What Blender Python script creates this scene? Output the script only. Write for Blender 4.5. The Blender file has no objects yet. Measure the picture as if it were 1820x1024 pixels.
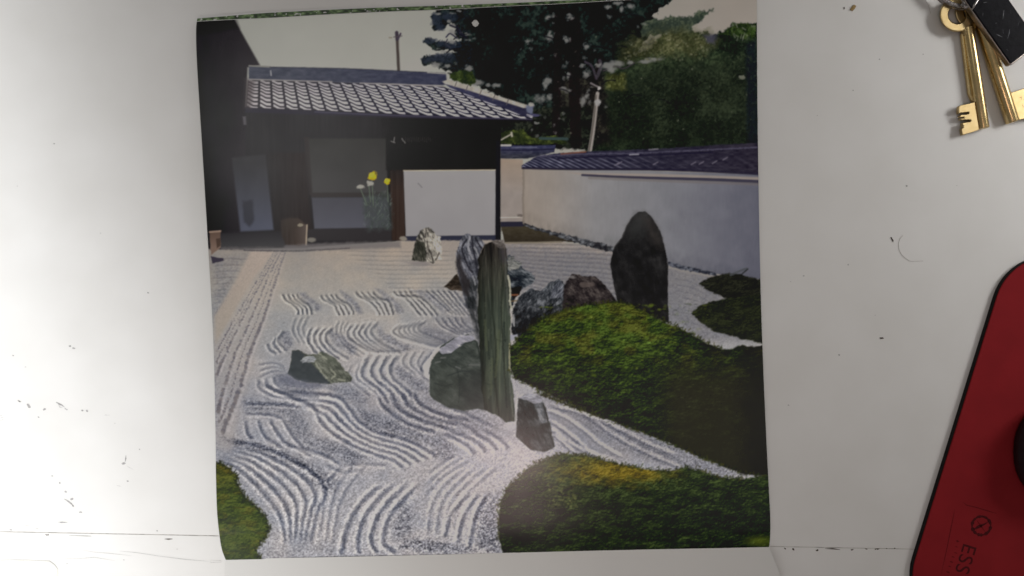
import bpy, bmesh, math, random
import numpy as np
from mathutils import Vector, Matrix

# ------------------------------------------------------------------ camera, lamps, exposure
scene = bpy.context.scene
H = 0.41                      # the phone is held 41 cm above the desk, looking straight down
S = 0.0003                    # one picture pixel is 0.3 mm on the desk
def P(px, py, z=0.0):
    k = S * (H - z) / H
    return Vector(((px - 910) * k, (512 - py) * k, z))

cam_d = bpy.data.cameras.new('camera'); cam = bpy.data.objects.new('camera', cam_d)
scene.collection.objects.link(cam)
cam.location = (0, 0, H); cam.rotation_euler = (0, 0, 0)
cam_d.sensor_width = 36; cam_d.lens = 36 * H / (1820 * S)
cam_d.clip_start = 0.01; cam_d.clip_end = 20
scene.camera = cam

world = bpy.data.worlds.new('World'); scene.world = world; world.use_nodes = True
bg = world.node_tree.nodes['Background']
bg.inputs[0].default_value = (1.0, 0.965, 0.91, 1); bg.inputs[1].default_value = 0.17

def area(name, loc, target, sx, sy, power, col, spread=180, roll=0.0):
    d = bpy.data.lights.new(name, 'AREA'); d.shape = 'RECTANGLE'; d.size = sx; d.size_y = sy
    d.energy = power; d.color = col; d.spread = math.radians(spread)
    o = bpy.data.objects.new(name, d); scene.collection.objects.link(o)
    o.location = loc
    o.rotation_euler = (Vector(target) - Vector(loc)).to_track_quat('-Z', 'Y').to_euler()
    o.rotation_euler.rotate_axis('Z', math.radians(roll))
    return o
area('window_light', (-0.475, -0.07, 0.44), (-0.37, -0.055, 0), 0.74, 0.10, 0.95, (0.985, 0.995, 1.0), 62, roll=11)
area('room_light', (0.80, 0.285, 0.46), (0.42, 0.13, 0), 0.34, 0.26, 0.37, (1.0, 0.985, 0.965), 50)
area('haze_panel', (-0.50, 0.38, 1.50), (-0.1, 0.08, 0), 0.46, 0.40, 0.85, (1.0, 0.99, 0.98))  # unseen panel, added so its reflection lays grey haze over the printed facade
area('far_haze_panel', (0.50, -0.36, 1.50), (0.1, -0.08, 0), 0.34, 0.52, 0.2, (1.0, 0.93, 0.86))  # unseen dim panel, added for a brownish reflection on the printed mound
area('ceiling_lamp', (-0.01, -0.262, 0.80), (0, -0.08, 0), 0.15, 0.07, 0.19, (1.0, 0.74, 0.70), 120)
area('front_fill', (-0.16, -0.62, 0.50), (-0.10, -0.14, 0), 0.20, 0.16, 0.10, (1.0, 0.965, 0.93), 44)  # added fill, unseen, brightens the lower middle of the calendar

scene.view_settings.view_transform = 'Standard'; scene.view_settings.look = 'None'
scene.view_settings.exposure = 0; scene.view_settings.gamma = 1
scene.view_settings.use_curve_mapping = False

# ------------------------------------------------------------------ helpers
COL = scene.collection
def link(o, parent=None):
    COL.objects.link(o)
    if parent: o.parent = parent
    return o
def tag(o, label=None, cat=None, group=None, kind=None):
    for k, v in (('label', label), ('category', cat), ('group', group), ('kind', kind)):
        if v: o[k] = v
    return o
def empty(name, loc=(0, 0, 0)):
    o = bpy.data.objects.new(name, None); o.empty_display_size = 0.01; o.location = loc
    return link(o)
def mesh_obj(name, verts, faces, mat, parent=None, smooth=False):
    me = bpy.data.meshes.new(name); me.from_pydata([tuple(v) for v in verts], [], faces); me.update()
    if smooth:
        me.polygons.foreach_set('use_smooth', [True] * len(me.polygons))
    if mat: me.materials.append(mat)
    o = bpy.data.objects.new(name, me); link(o)
    if parent:
        o.parent = parent; o.matrix_parent_inverse = Matrix.Translation(parent.location).inverted()
    return o
def bm_obj(name, bm, mat, parent=None, smooth=False):
    me = bpy.data.meshes.new(name); bmesh.ops.recalc_face_normals(bm, faces=bm.faces); bm.to_mesh(me); bm.free()
    if smooth: me.polygons.foreach_set('use_smooth', [True] * len(me.polygons))
    if mat: me.materials.append(mat)
    o = bpy.data.objects.new(name, me); link(o)
    if parent:
        o.parent = parent; o.matrix_parent_inverse = Matrix.Translation(parent.location).inverted()
    return o
def prism(bm, outline, z0, z1, bevel=0.0, seg=2):
    """closed outline of (x, y) in metres, extruded from z0 to z1, its top edge rounded"""
    vs = [bm.verts.new((x, y, z0)) for x, y in outline]
    f = bm.faces.new(vs)
    r = bmesh.ops.extrude_face_region(bm, geom=[f])
    top = [g for g in r['geom'] if isinstance(g, bmesh.types.BMVert)]
    for v in top: v.co.z = z1
    tf = [g for g in r['geom'] if isinstance(g, bmesh.types.BMFace)]
    if bevel:
        es = list({e for ff in tf for e in ff.edges})
        bmesh.ops.bevel(bm, geom=es, offset=bevel, segments=seg, profile=.5, affect='EDGES')
    return bm
def px_outline(pts, z):
    return [tuple(P(x, y, z).xy) for x, y in pts]
def tube(bm, path, rad, seg=16, caps=True):
    """round bar along a list of points; rad is a number or one per point"""
    path = [Vector(p) for p in path]; n = len(path)
    rads = rad if isinstance(rad, (list, tuple)) else [rad] * n
    rings = []; up = Vector((0, 0, 1))
    for i, p in enumerate(path):
        t = (path[min(i + 1, n - 1)] - path[max(i - 1, 0)]).normalized()
        a = t.cross(up)
        if a.length < 1e-4: a = t.cross(Vector((0, 1, 0)))
        a.normalize(); b = a.cross(t)
        rings.append([bm.verts.new(p + (a * math.cos(2 * math.pi * k / seg) + b * math.sin(2 * math.pi * k / seg)) * rads[i]) for k in range(seg)])
    for i in range(n - 1):
        for k in range(seg):
            bm.faces.new((rings[i][k], rings[i][(k + 1) % seg], rings[i + 1][(k + 1) % seg], rings[i + 1][k]))
    if caps:
        bm.faces.new(rings[0][::-1]); bm.faces.new(rings[-1])
    return bm

def mat(name, base, rough=0.5, metal=0.0, spec=0.5, coat=0.0, noise=None, bump=None, rnoise=None):
    """principled material whose colour, gloss and relief vary with noise: noise = (scale, second colour, contrast)"""
    m = bpy.data.materials.new(name); m.use_nodes = True
    nt = m.node_tree; b = nt.nodes['Principled BSDF']
    b.inputs['Base Color'].default_value = (*base, 1); b.inputs['Roughness'].default_value = rough
    b.inputs['Metallic'].default_value = metal; b.inputs['Specular IOR Level'].default_value = spec
    b.inputs['Coat Weight'].default_value = coat
    tc = nt.nodes.new('ShaderNodeTexCoord')
    if noise:
        n = nt.nodes.new('ShaderNodeTexNoise'); n.inputs['Scale'].default_value = noise[0]; n.inputs['Detail'].default_value = 6
        nt.links.new(tc.outputs['Object'], n.inputs['Vector'])
        r = nt.nodes.new('ShaderNodeValToRGB'); lo, hi = noise[2]
        r.color_ramp.elements[0].position = lo; r.color_ramp.elements[0].color = (*noise[1], 1)
        r.color_ramp.elements[1].position = hi; r.color_ramp.elements[1].color = (*base, 1)
        nt.links.new(n.outputs['Fac'], r.inputs[0]); nt.links.new(r.outputs[0], b.inputs['Base Color'])
    if rnoise:
        n = nt.nodes.new('ShaderNodeTexNoise'); n.inputs['Scale'].default_value = rnoise[0]; n.inputs['Detail'].default_value = 4
        nt.links.new(tc.outputs['Object'], n.inputs['Vector'])
        mr = nt.nodes.new('ShaderNodeMapRange'); mr.inputs[3].default_value = rnoise[1]; mr.inputs[4].default_value = rnoise[2]
        nt.links.new(n.outputs['Fac'], mr.inputs[0]); nt.links.new(mr.outputs[0], b.inputs['Roughness'])
    if bump:
        n = nt.nodes.new('ShaderNodeTexNoise'); n.inputs['Scale'].default_value = bump[0]; n.inputs['Detail'].default_value = 5
        nt.links.new(tc.outputs['Object'], n.inputs['Vector'])
        bp = nt.nodes.new('ShaderNodeBump'); bp.inputs['Strength'].default_value = bump[1]; bp.inputs['Distance'].default_value = bump[2]
        nt.links.new(n.outputs['Fac'], bp.inputs['Height']); nt.links.new(bp.outputs[0], b.inputs['Normal'])
    return m

M = {}
M['desk'] = mat('desk_laminate', (0.745, 0.74, 0.725), 0.42, noise=(24, (0.69, 0.682, 0.66), (.25, .7)), bump=(900, .05, .0002), rnoise=(30, .36, .5))
M['desk_core'] = mat('desk_edge', (0.52, 0.50, 0.47), 0.8, noise=(160, (0.20, 0.18, 0.16), (.4, .55)))
M['scuff'] = mat('graphite_scuff', (0.50, 0.49, 0.49), 0.6, noise=(2500, (0.26, 0.255, 0.25), (.4, .6)))
M['faint'] = mat('faint_scuff', (0.62, 0.61, 0.60), 0.6, noise=(2500, (0.52, 0.51, 0.50), (.4, .6)))
M['grime'] = mat('dark_speck', (0.10, 0.08, 0.065), 0.8, noise=(2000, (0.04, 0.03, 0.02), (.4, .6)))
M['paper'] = mat('white_paper', (0.70, 0.70, 0.68), 0.5, noise=(14, (0.68, 0.675, 0.655), (.3, .7)), bump=(1500, .04, .0001))
M['brass'] = mat('brass', (0.64, 0.49, 0.25), 0.26, 1.0, noise=(160, (0.58, 0.43, 0.20), (.3, .65)), rnoise=(300, .2, .32), bump=(900, .008, .0002))
M['brass_flat'] = mat('brass_filed', (0.52, 0.40, 0.21), 0.42, 1.0, noise=(300, (0.46, 0.34, 0.16), (.3, .7)), bump=(2400, .03, .0002))
M['steel'] = mat('nickel', (0.42, 0.39, 0.38), 0.22, 1.0, noise=(500, (0.22, 0.2, 0.2), (.35, .6)), rnoise=(600, .14, .4))
M['frame'] = mat('satin_metal_frame', (0.40, 0.36, 0.33), 0.34, 1.0, noise=(300, (0.3, 0.26, 0.23), (.3, .7)))
M['fob'] = mat('black_leatherette', (0.006, 0.006, 0.008), 0.6, spec=.10, noise=(420, (0.009, 0.009, 0.012), (.4, .7)), bump=(520, .25, .0005), rnoise=(260, .5, .7))
M['scratch'] = mat('pale_scratch', (0.10, 0.10, 0.12), 0.5, noise=(900, (0.04, 0.04, 0.05), (.4, .6)))
M['cloth'] = mat('red_cloth', (0.26, 0.0145, 0.019), 0.8, spec=.12, noise=(60, (0.225, 0.0125, 0.0165), (.3, .7)), bump=(4200, .35, .0003))
M['rubber'] = mat('black_rubber', (0.008, 0.007, 0.007), 0.8, spec=.2, noise=(600, (0.014, 0.012, 0.012), (.4, .6)))
M['ink'] = mat('dark_print', (0.045, 0.008, 0.009), 0.85, spec=.1, noise=(1300, (0.085, 0.009, 0.011), (.42, .62)))
M['inkfaint'] = mat('worn_print', (0.095, 0.008, 0.010), 0.85, spec=.1, noise=(1800, (0.14, 0.0095, 0.012), (.42, .62)))
M['mouse'] = mat('black_plastic', (0.010, 0.011, 0.014), 0.45, noise=(900, (0.014, 0.015, 0.019), (.4, .6)), bump=(3000, .06, .0002))
M['mouse_base'] = mat('matt_black_plastic', (0.006, 0.006, 0.006), 0.7, noise=(900, (0.010, 0.010, 0.010), (.4, .6)))
M['tape'] = mat('yellowed_tape', (0.72, 0.71, 0.655), 0.34, noise=(40, (0.69, 0.68, 0.62), (.3, .7)))
M['crumb'] = mat('golden_crumb', (0.36, 0.24, 0.07), 0.6, noise=(1500, (0.2, 0.13, 0.04), (.35, .65)))
M['hair'] = mat('hair', (0.44, 0.41, 0.39), 0.5, noise=(900, (0.34, 0.31, 0.29), (.4, .6)))
# ---------------------------------------------------------------- printed picture (colours of the ink on the calendar page)
PX0, PY0, PW, PH = 335, -24, 1052, 1034
_yy, _xx = np.mgrid[0:PH, 0:PW].astype(np.float32)
GX, GY = _xx + PX0, _yy + PY0
_tab = np.random.RandomState(7).rand(512, 512).astype(np.float32)

def vnoise(x, y, seed=0):
    x = x + seed * 37.17; y = y + seed * 91.73
    xi = np.floor(x).astype(np.int32); yi = np.floor(y).astype(np.int32)
    fx = x - xi; fy = y - yi
    fx = fx * fx * (3 - 2 * fx); fy = fy * fy * (3 - 2 * fy)
    x0 = xi & 511; x1 = (xi + 1) & 511; y0 = yi & 511; y1 = (yi + 1) & 511
    a = _tab[y0, x0]; b = _tab[y0, x1]; c = _tab[y1, x0]; d = _tab[y1, x1]
    return (a + (b - a) * fx) * (1 - fy) + (c + (d - c) * fx) * fy

def fbm(x, y, seed=0, oct=4, gain=0.5):
    s = np.zeros_like(x); a = 1.0; t = 0.0
    for o in range(oct):
        s += a * vnoise(x, y, seed + o * 5); t += a
        x = x * 2.03; y = y * 2.03; a *= gain
    return s / t

def Z(ox, oy, sc):
    return lambda pts: [(ox + p[0] / sc, oy + p[1] / sc) for p in pts]
R1 = Z(300, 0, 3.2); R2 = Z(820, 0, 3.138); R7 = Z(340, 240, 3.2); R8 = Z(860, 200, 3.2)
A_ = Z(360, 420, 3.37); B_ = Z(360, 700, 3.37); C_ = Z(720, 380, 2.327); D_ = Z(880, 480, 3.413); E_ = Z(860, 700, 3.37)
T1 = Z(740, 0, 6.4); T2 = Z(960, 0, 6.4); T3 = Z(1140, 0, 6.4); T4 = Z(860, 130, 6.4); T6 = Z(720, 390, 6.4); T7 = Z(740, 560, 6.4); T8 = Z(480, 600, 6.4)

img = np.zeros((PH, PW, 3), np.float32)

def win(pts, pad):
    xs = [p[0] for p in pts]; ys = [p[1] for p in pts]
    a = max(0, int(min(xs) - pad - PX0)); b = min(PW, int(max(xs) + pad - PX0) + 2)
    c = max(0, int(min(ys) - pad - PY0)); d = min(PH, int(max(ys) + pad - PY0) + 2)
    return slice(c, max(c, d)), slice(a, max(a, b))

def sdf(pts, rough=0.0, rs=8.0, seed=1):
    """signed distance (inside > 0) to a polygon, its outline made uneven by noise"""
    sl = win(pts, 14 + rough * 2)
    x = GX[sl]; y = GY[sl]
    if rough:
        dx = (fbm(x / rs, y / rs, seed, 3) - .5) * 2 * rough; dy = (fbm(x / rs, y / rs, seed + 50, 3) - .5) * 2 * rough
        x = x + dx; y = y + dy
    d2 = np.full(x.shape, 1e9, np.float32); ins = np.zeros(x.shape, bool)
    n = len(pts)
    for i in range(n):
        ax, ay = pts[i]; bx, by = pts[(i + 1) % n]
        ex, ey = bx - ax, by - ay
        l = ex * ex + ey * ey + 1e-9
        t = np.clip(((x - ax) * ex + (y - ay) * ey) / l, 0, 1)
        d2 = np.minimum(d2, (x - ax - t * ex) ** 2 + (y - ay - t * ey) ** 2)
        if ay != by:
            c = (y < ay) != (y < by)
            ins ^= c & (x < ex * (y - ay) / ey + ax)
    d = np.sqrt(d2)
    return sl, np.where(ins, d, -d)

def poly(pts, col, rough=0.0, rs=8.0, soft=0.8, seed=1, op=1.0):
    """paint a polygon; col is a colour or an array / function of (x, y, sd)"""
    sl, s = sdf(pts, rough, rs, seed)
    m = np.clip(.5 + s / (2 * soft), 0, 1) * op
    c = col(GX[sl], GY[sl], s) if callable(col) else np.array(col, np.float32)
    img[sl] = img[sl] * (1 - m[..., None]) + c * m[..., None]
    return sl, s, m

def smooth(pts, n=10):
    p = [np.array(q, float) for q in pts]
    p = [2 * p[0] - p[1]] + p + [2 * p[-1] - p[-2]]
    out = []
    for i in range(1, len(p) - 2):
        for k in range(n):
            t = k / n
            out.append(.5 * (2 * p[i] + (p[i + 1] - p[i - 1]) * t + (2 * p[i - 1] - 5 * p[i] + 4 * p[i + 1] - p[i + 2]) * t * t + (3 * p[i] - p[i - 1] - 3 * p[i + 1] + p[i + 2]) * t ** 3))
    out.append(p[-2])
    return out

def linedist(pts, pad):
    """signed distance to an open polyline and the position 0..1 along it"""
    sl = win(pts, pad); x = GX[sl]; y = GY[sl]
    best = np.full(x.shape, 1e9, np.float32); sg = np.ones(x.shape, np.float32); tt = np.zeros(x.shape, np.float32)
    n = len(pts) - 1
    for i in range(n):
        ax, ay = pts[i]; bx, by = pts[i + 1]
        ex, ey = bx - ax, by - ay; l = ex * ex + ey * ey + 1e-9
        t = np.clip(((x - ax) * ex + (y - ay) * ey) / l, 0, 1)
        px = x - ax - t * ex; py = y - ay - t * ey
        d = px * px + py * py
        u = d < best
        best = np.where(u, d, best); sg = np.where(u, np.sign(ex * py - ey * px + 1e-6), sg); tt = np.where(u, (i + t) / n, tt)
    return sl, np.sqrt(best), sg, tt

def stroke(pts, w, col, op=1.0, soft=.7, sm=True, taper=0.0, rough=0.0):
    q = smooth(pts, 6) if sm and len(pts) > 2 else pts
    sl, d, sg, t = linedist(q, w + 5)
    ww = w * (1 - taper * t)
    if rough: ww = ww * (1 + rough * (fbm(GX[sl] / 3, GY[sl] / 3, 9, 2) - .5) * 2)
    m = np.clip(.5 + (ww - d) / (2 * soft), 0, 1) * op
    img[sl] = img[sl] * (1 - m[..., None]) + np.array(col, np.float32) * m[..., None]

def blob(cx, cy, rx, ry, col, rough=.45, seed=0, op=1.0, soft=.25):
    r = max(rx, ry)
    sl = win([(cx, cy)], r * 1.7 + 2); x = GX[sl]; y = GY[sl]
    d = np.sqrt(((x - cx) / rx) ** 2 + ((y - cy) / ry) ** 2) + (fbm(x / (r * .9), y / (r * .9), seed, 3) - .5) * 2 * rough
    m = np.clip(.5 + (1 - d) / (2 * soft), 0, 1) * op
    img[sl] = img[sl] * (1 - m[..., None]) + np.array(col, np.float32) * m[..., None]

def ramp(v, stops):
    xs = [s[0] for s in stops]
    return np.stack([np.interp(v, xs, [s[1][k] for s in stops]) for k in range(3)], -1).astype(np.float32)

def mixc(a, b, t):
    return np.array(a, np.float32) * (1 - t[..., None]) + np.array(b, np.float32) * t[..., None]

def sstep(a, b, v):
    t = np.clip((v - a) / (b - a), 0, 1)
    return t * t * (3 - 2 * t)

# ---- sky
n = fbm(GX / 60, GY / 60, 3, 3)
img[:] = mixc((135, 137, 132), (134, 129, 123), np.clip((GX - 900) / 400, 0, 1)) + (n - .5)[..., None] * 6 + (np.clip((GY - 10) / 120, 0, 1) * 9)[..., None]
# ---- utility pole
stroke([(705.5, 62), (708.5, 126)], 2.6, (62, 56, 54), sm=False)
stroke([(705, 58), (706, 70)], 3, (52, 46, 56), sm=False); stroke([(712, 60), (708, 68)], 1.6, (58, 52, 66), sm=False)

# ---- trees behind the walls
def foliage(dark, mid, light, s1, s2, bias, seed):
    def f(x, y, sd):
        a = fbm(x / s1, y / s1, seed, 4); b = fbm(x / s2, y / s2, seed + 9, 2)
        v = (a - .5) * 1.9 + (b - .5) * 1.2 + bias
        return ramp(v, [(-.5, dark), (.1, mid), (.62, light)])
    return f
pine = [(770, 24), (766, 30), (772, 40), (766, 48), (772, 54), (788, 52), (800, 40), (815, 48), (808, 60), (820, 72), (800, 78), (780, 73), (764, 70), (755, 68), (752, 75), (765, 82), (775, 90),
        (800, 88), (812, 92), (800, 98), (770, 100), (756, 100), (748, 106), (752, 115), (770, 116), (785, 122), (800, 126), (806, 132), (830, 145), (860, 158), (900, 178), (930, 190), (955, 205), (985, 262),
        (1100, 268), (1110, 200), (1120, 110), (1170, 40), (1160, 28), (1175, 14), (1190, 4), (1200, -8), (1180, -30), (790, -30), (785, 10)]
hedge = [(1040, 275), (1050, 190), (1070, 130), (1100, 105), (1150, 90), (1180, 58), (1215, 50), (1240, 57), (1270, 62), (1290, 52), (1302, 42), (1320, 46), (1342, 38), (1360, 36), (1375, 280)]
poly(pine, foliage((16, 20, 22), (24, 30, 30), (44, 54, 50), 22, 4, -.12, 11), rough=4, rs=6, seed=3)
for i, (cx, cy, rx, ry) in enumerate([(776, 34, 10, 9), (783, 47, 9, 7), (765, 73, 12, 5), (785, 78, 10, 5), (758, 107, 9, 6), (775, 103, 12, 7), (795, 105, 14, 8), (800, 30, 16, 9), (805, 80, 12, 6)]):
    blob(cx, cy, rx, ry, (40, 46, 58), seed=i, rough=.7, op=.85)
poly(hedge, foliage((24, 29, 26), (35, 43, 34), (60, 73, 52), 34, 3.2, -.02, 21), rough=7, rs=7, seed=5, soft=1.6)
# far branch reaching out at the top, bright bamboo sprigs, olive crown
poly(T3([(0, 260), (130, 220), (250, 215), (330, 185), (470, 195), (590, 190), (660, 125), (700, 130), (800, 120), (815, 80), (828, 90), (810, 130), (720, 190), (650, 260), (580, 310), (560, 380), (300, 380), (0, 420)]),
     foliage((42, 50, 46), (52, 61, 53), (74, 82, 68), 14, 3, .0, 31), rough=4.5, rs=5, soft=1.6)
poly(T2([(860, 600), (920, 520), (1040, 430), (1200, 420), (1350, 370), (1560, 340), (1900, 380), (2000, 480), (1850, 640), (1560, 640), (1400, 640), (1100, 680), (900, 690)]),
     foliage((46, 48, 33), (68, 70, 47), (108, 108, 78), 18, 2.8, -.04, 41), rough=12, rs=11, op=.75, soft=12)
poly(T3([(700, 400), (860, 400), (830, 500), (760, 490)]), (62, 62, 78), rough=2, soft=3, op=.8)
poly(T3([(880, 390), (1060, 280), (1180, 270), (1300, 290), (1310, 430), (1060, 420)]), foliage((28, 36, 24), (44, 56, 32), (68, 82, 50), 9, 2, -.08, 45), rough=6, rs=5, soft=2)
for i in range(40):
    r = np.random.RandomState(i); x = 1300 + r.rand() * 42; y = 42 + r.rand() * 24; a = r.rand() * 2.4
    stroke([(x, y), (x + 7 * math.cos(a), y + 7 * math.sin(a))], .9, [(44, 64, 30), (72, 92, 52), (34, 44, 30), (118, 122, 108)][i % 4], sm=False, op=.6)
# undergrowth is darker below, blue-black strip by the edge of the page
poly([(1050, 265), (1060, 170), (1150, 120), (1345, 110), (1350, 265)], foliage((24, 28, 25), (33, 38, 32), (50, 58, 45), 40, 3, -.05, 51), rough=10, rs=18, soft=22, op=.9)
poly([(1326, 80), (1344, 70), (1350, 262), (1328, 262)], (24, 28, 36), rough=2, soft=4, op=.75)
poly([(985, 140), (1075, 130), (1085, 255), (1000, 262)], foliage((26, 25, 27), (36, 34, 33), (58, 58, 50), 16, 3, -.1, 53), rough=6, soft=6, op=.9)
poly(T2([(760, 850), (980, 820), (960, 1020), (760, 1020)]), foliage((44, 46, 30), (66, 70, 40), (104, 108, 68), 8, 2.5, 0, 57), rough=5, soft=4, op=.85)
poly([(886, 204), (930, 196), (965, 190), (1050, 190), (1060, 265), (886, 262)], foliage((20, 22, 22), (30, 33, 30), (50, 54, 46), 14, 3, -.08, 59), rough=4, rs=6, soft=2)
# trunks
for q, w in (([(992, 30), (990, 140), (988, 250)], 7), ([(1022, 40), (1021, 140), (1024, 255)], 10), ([(1058, 140), (1062, 116), (1070, 100)], 3)):
    stroke(q, w, (30, 26, 28), op=.9, rough=.2)
stroke([(1060, 140), (1052, 118), (1040, 110)], 2, (58, 54, 62)); stroke([(1062, 135), (1068, 118), (1066, 108)], 3, (64, 60, 68), op=.8)
stroke([(1072, 126), (1092, 118), (1108, 122), (1128, 112)], 1.2, (54, 50, 54))
# leaves of the hedge and needles at the pine's edge, one by one
rl = np.random.RandomState(31)
for i in range(1500):
    x = 1075 + rl.rand() * 270; y = 95 + rl.rand() * 165
    if y < 190 - (x - 1060) * .5 and x < 1150: continue
    k = np.clip((y - 95) / 165, 0, 1); a = rl.rand() * 3.14; l = 1.5 + rl.rand() * 2.6
    b = (1 - .55 * k) * (.55 + .75 * rl.rand() ** 2)
    stroke([(x, y), (x + l * math.cos(a), y + l * math.sin(a))], .55 + rl.rand() * .5, (52 * b + 8, 60 * b + 8, 44 * b + 8), sm=False, op=.5)
for i in range(500):
    x = 748 + rl.rand() * 90; y = 20 + rl.rand() * 105; a = -1.57 + (rl.rand() - .5) * 2.4
    yi, xi = int(y - PY0), int(x - PX0)
    if img[yi, xi].mean() < 75: stroke([(x, y), (x + 4.5 * math.cos(a), y + 3.4 * math.sin(a))], .6, [(30, 34, 40), (40, 46, 52), (22, 26, 30)][i % 3], sm=False, op=.8)
for i in range(700):
    x = 850 + rl.rand() * 330; y = 8 + rl.rand() * 190; a = rl.rand() * 3.14
    stroke([(x, y), (x + 4 * math.cos(a), y + 2.2 * math.sin(a))], .6, [(20, 26, 26), (36, 44, 42), (14, 18, 18), (44, 52, 46)][i % 4], sm=False, op=.45)
# gaps of sky between the branches
SKYC = (116, 117, 116)
for i, (cx, cy, rx, ry) in enumerate([(977, 30, 9, 6), (983, 41, 3, 2), (983, 23, 2, 2), (1012, 31, 6, 5), (1012, 26, 3, 2), (976, 66, 8, 7), (977, 58, 3, 5), (1007, 70, 6, 6), (937, 74, 5, 5), (946, 72, 2, 3), (944, 87, 3, 3), (926, 88, 2, 2),
        (1042, 83, 5, 6), (1050, 79, 3, 2), (1039, 103, 4, 3), (1083, 31, 4, 3), (1080, 27, 2, 2), (1057, 90, 3, 2), (1003, 118, 4, 4), (1008, 111, 3, 3), (1010, 134, 4, 6), (1002, 139, 3, 4), (1035, 118, 5, 4), (1043, 130, 7, 8), (1063, 117, 6, 5),
        (1081, 118, 15, 6), (1098, 113, 12, 5), (1148, 110, 14, 3), (1165, 105, 12, 3), (1120, 111, 6, 3), (1083, 125, 12, 4), (1120, 12, 8, 4), (1098, 6, 9, 3), (1106, 16, 4, 8), (1082, 13, 7, 4), (1145, 43, 4, 3), (1133, 47, 3, 3),
        (974, 145, 8, 10), (968, 152, 6, 6), (964, 176, 11, 9), (977, 172, 4, 6), (1004, 160, 8, 5), (999, 157, 4, 3), (1036, 178, 5, 11), (1043, 172, 4, 6), (1046, 161, 3, 3), (1047, 182, 4, 4), (1065, 157, 3, 3), (1064, 182, 4, 4), (1077, 190, 3, 3), (1052, 155, 3, 2),
        (969, 208, 3, 3), (953, 219, 5, 2), (945, 231, 2, 4), (994, 210, 2, 3), (1001, 202, 3, 3), (1002, 213, 3, 2), (985, 222, 2, 3), (987, 236, 3, 3), (955, 242, 4, 3), (835, 122, 8, 4), (829, 117, 3, 2), (810, 114, 4, 4), (797, 117, 7, 3), (776, 115, 9, 4), (788, 120, 4, 2),
        (848, 148, 12, 5), (868, 151, 5, 3), (884, 152, 8, 4), (803, 58, 7, 5), (803, 75, 7, 5), (820, 60, 4, 5), (831, 61, 6, 3), (798, 39, 6, 3), (805, 44, 6, 2), (805, 24, 6, 2), (778, 25, 6, 2), (789, 92, 6, 2), (778, 87, 4, 2), (830, 71, 6, 2), (842, 69, 3, 2), (816, 20, 5, 2), (826, 15, 8, 2), (841, 13, 6, 1.5), (962, 104, 3, 3), (987, 98, 2, 3)]):
    blob(cx, cy, rx * .8, ry * .8, SKYC, seed=i, rough=1.2, soft=.55, op=.85 if max(rx, ry) > 4 else .5)
r = np.random.RandomState(5)
for i in range(45):
    blob(970 + r.rand() * 370, 60 + r.rand() * 190, .8 + r.rand() * 1.1, .8 + r.rand() * 1.1, (104, 108, 92), seed=i, op=.2 + .5 * r.rand() ** 2)
for i in range(170):
    x = 1110 + r.rand() * 150; y = 66 + r.rand() * 42
    blob(x, y, 1 + r.rand() * 1.8, 1 + r.rand() * 1.5, [(130, 130, 108), (104, 102, 70), (54, 54, 38)][i % 3], seed=i, op=.12 + .26 * r.rand())
for i in range(26):
    x = 775 + r.rand() * 400; y = 15 + r.rand() * 170; a = (r.rand() - .5) * 1.2
    stroke([(x, y), (x + 12 * math.cos(a), y + 12 * math.sin(a) - 3), (x + 26 * math.cos(a), y + 20 * math.sin(a))], .8 + r.rand() * .8, (24, 24, 28), op=.8, rough=.5)
stroke([(700, 66), (714, 64)], 1.0, (70, 64, 66), sm=False, op=.7); stroke([(692, 67), (696, 67)], 1.2, (104, 98, 84), sm=False, op=.7)
blob(1319, 138, 5, 4, (120, 122, 110), rough=.9, op=.7)
stroke([(800, 45), (815, 52), (822, 62)], 1.6, (34, 34, 44)); stroke([(793, 66), (800, 60), (812, 68)], 1.2, (42, 42, 56)); stroke([(812, 46), (816, 60), (828, 66)], 2, (26, 28, 36)); stroke([(795, 70), (793, 78), (800, 84)], 1, (50, 50, 60))
# greenery right of the roof's eave, low roof beyond
poly([(800, 130), (818, 124), (840, 128), (846, 146), (836, 152), (800, 140)], foliage((30, 38, 24), (44, 54, 30), (66, 80, 44), 10, 3, 0, 61), rough=3, rs=5)
poly([(888, 256), (890, 236), (905, 232), (930, 230), (945, 245), (990, 240), (1010, 256)], foliage((34, 40, 28), (48, 56, 34), (78, 88, 44), 9, 3, 0, 62), rough=3, rs=5)
stroke([(890, 249), (908, 239)], 1.4, (140, 138, 128), sm=False); stroke([(909, 236), (910, 242)], 1.8, (150, 148, 136), sm=False)
stroke([(960, 246), (1008, 247)], 2.5, (52, 66, 66), sm=False)
# pale pole in front of the trees
stroke([(1062, 166), (1058, 200), (1053, 240), (1048, 270)], 3.2, (136, 132, 128), taper=-.15)
stroke([(1059.5, 170), (1055, 215), (1046.5, 270)], 1.6, (92, 88, 84))
blob(1063, 182, 6, 5, (140, 140, 140), rough=.5); stroke([(1050, 148), (1066, 156)], 1.5, (106, 102, 104), sm=False); blob(1065, 157, 3, 3, (160, 158, 156))

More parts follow.
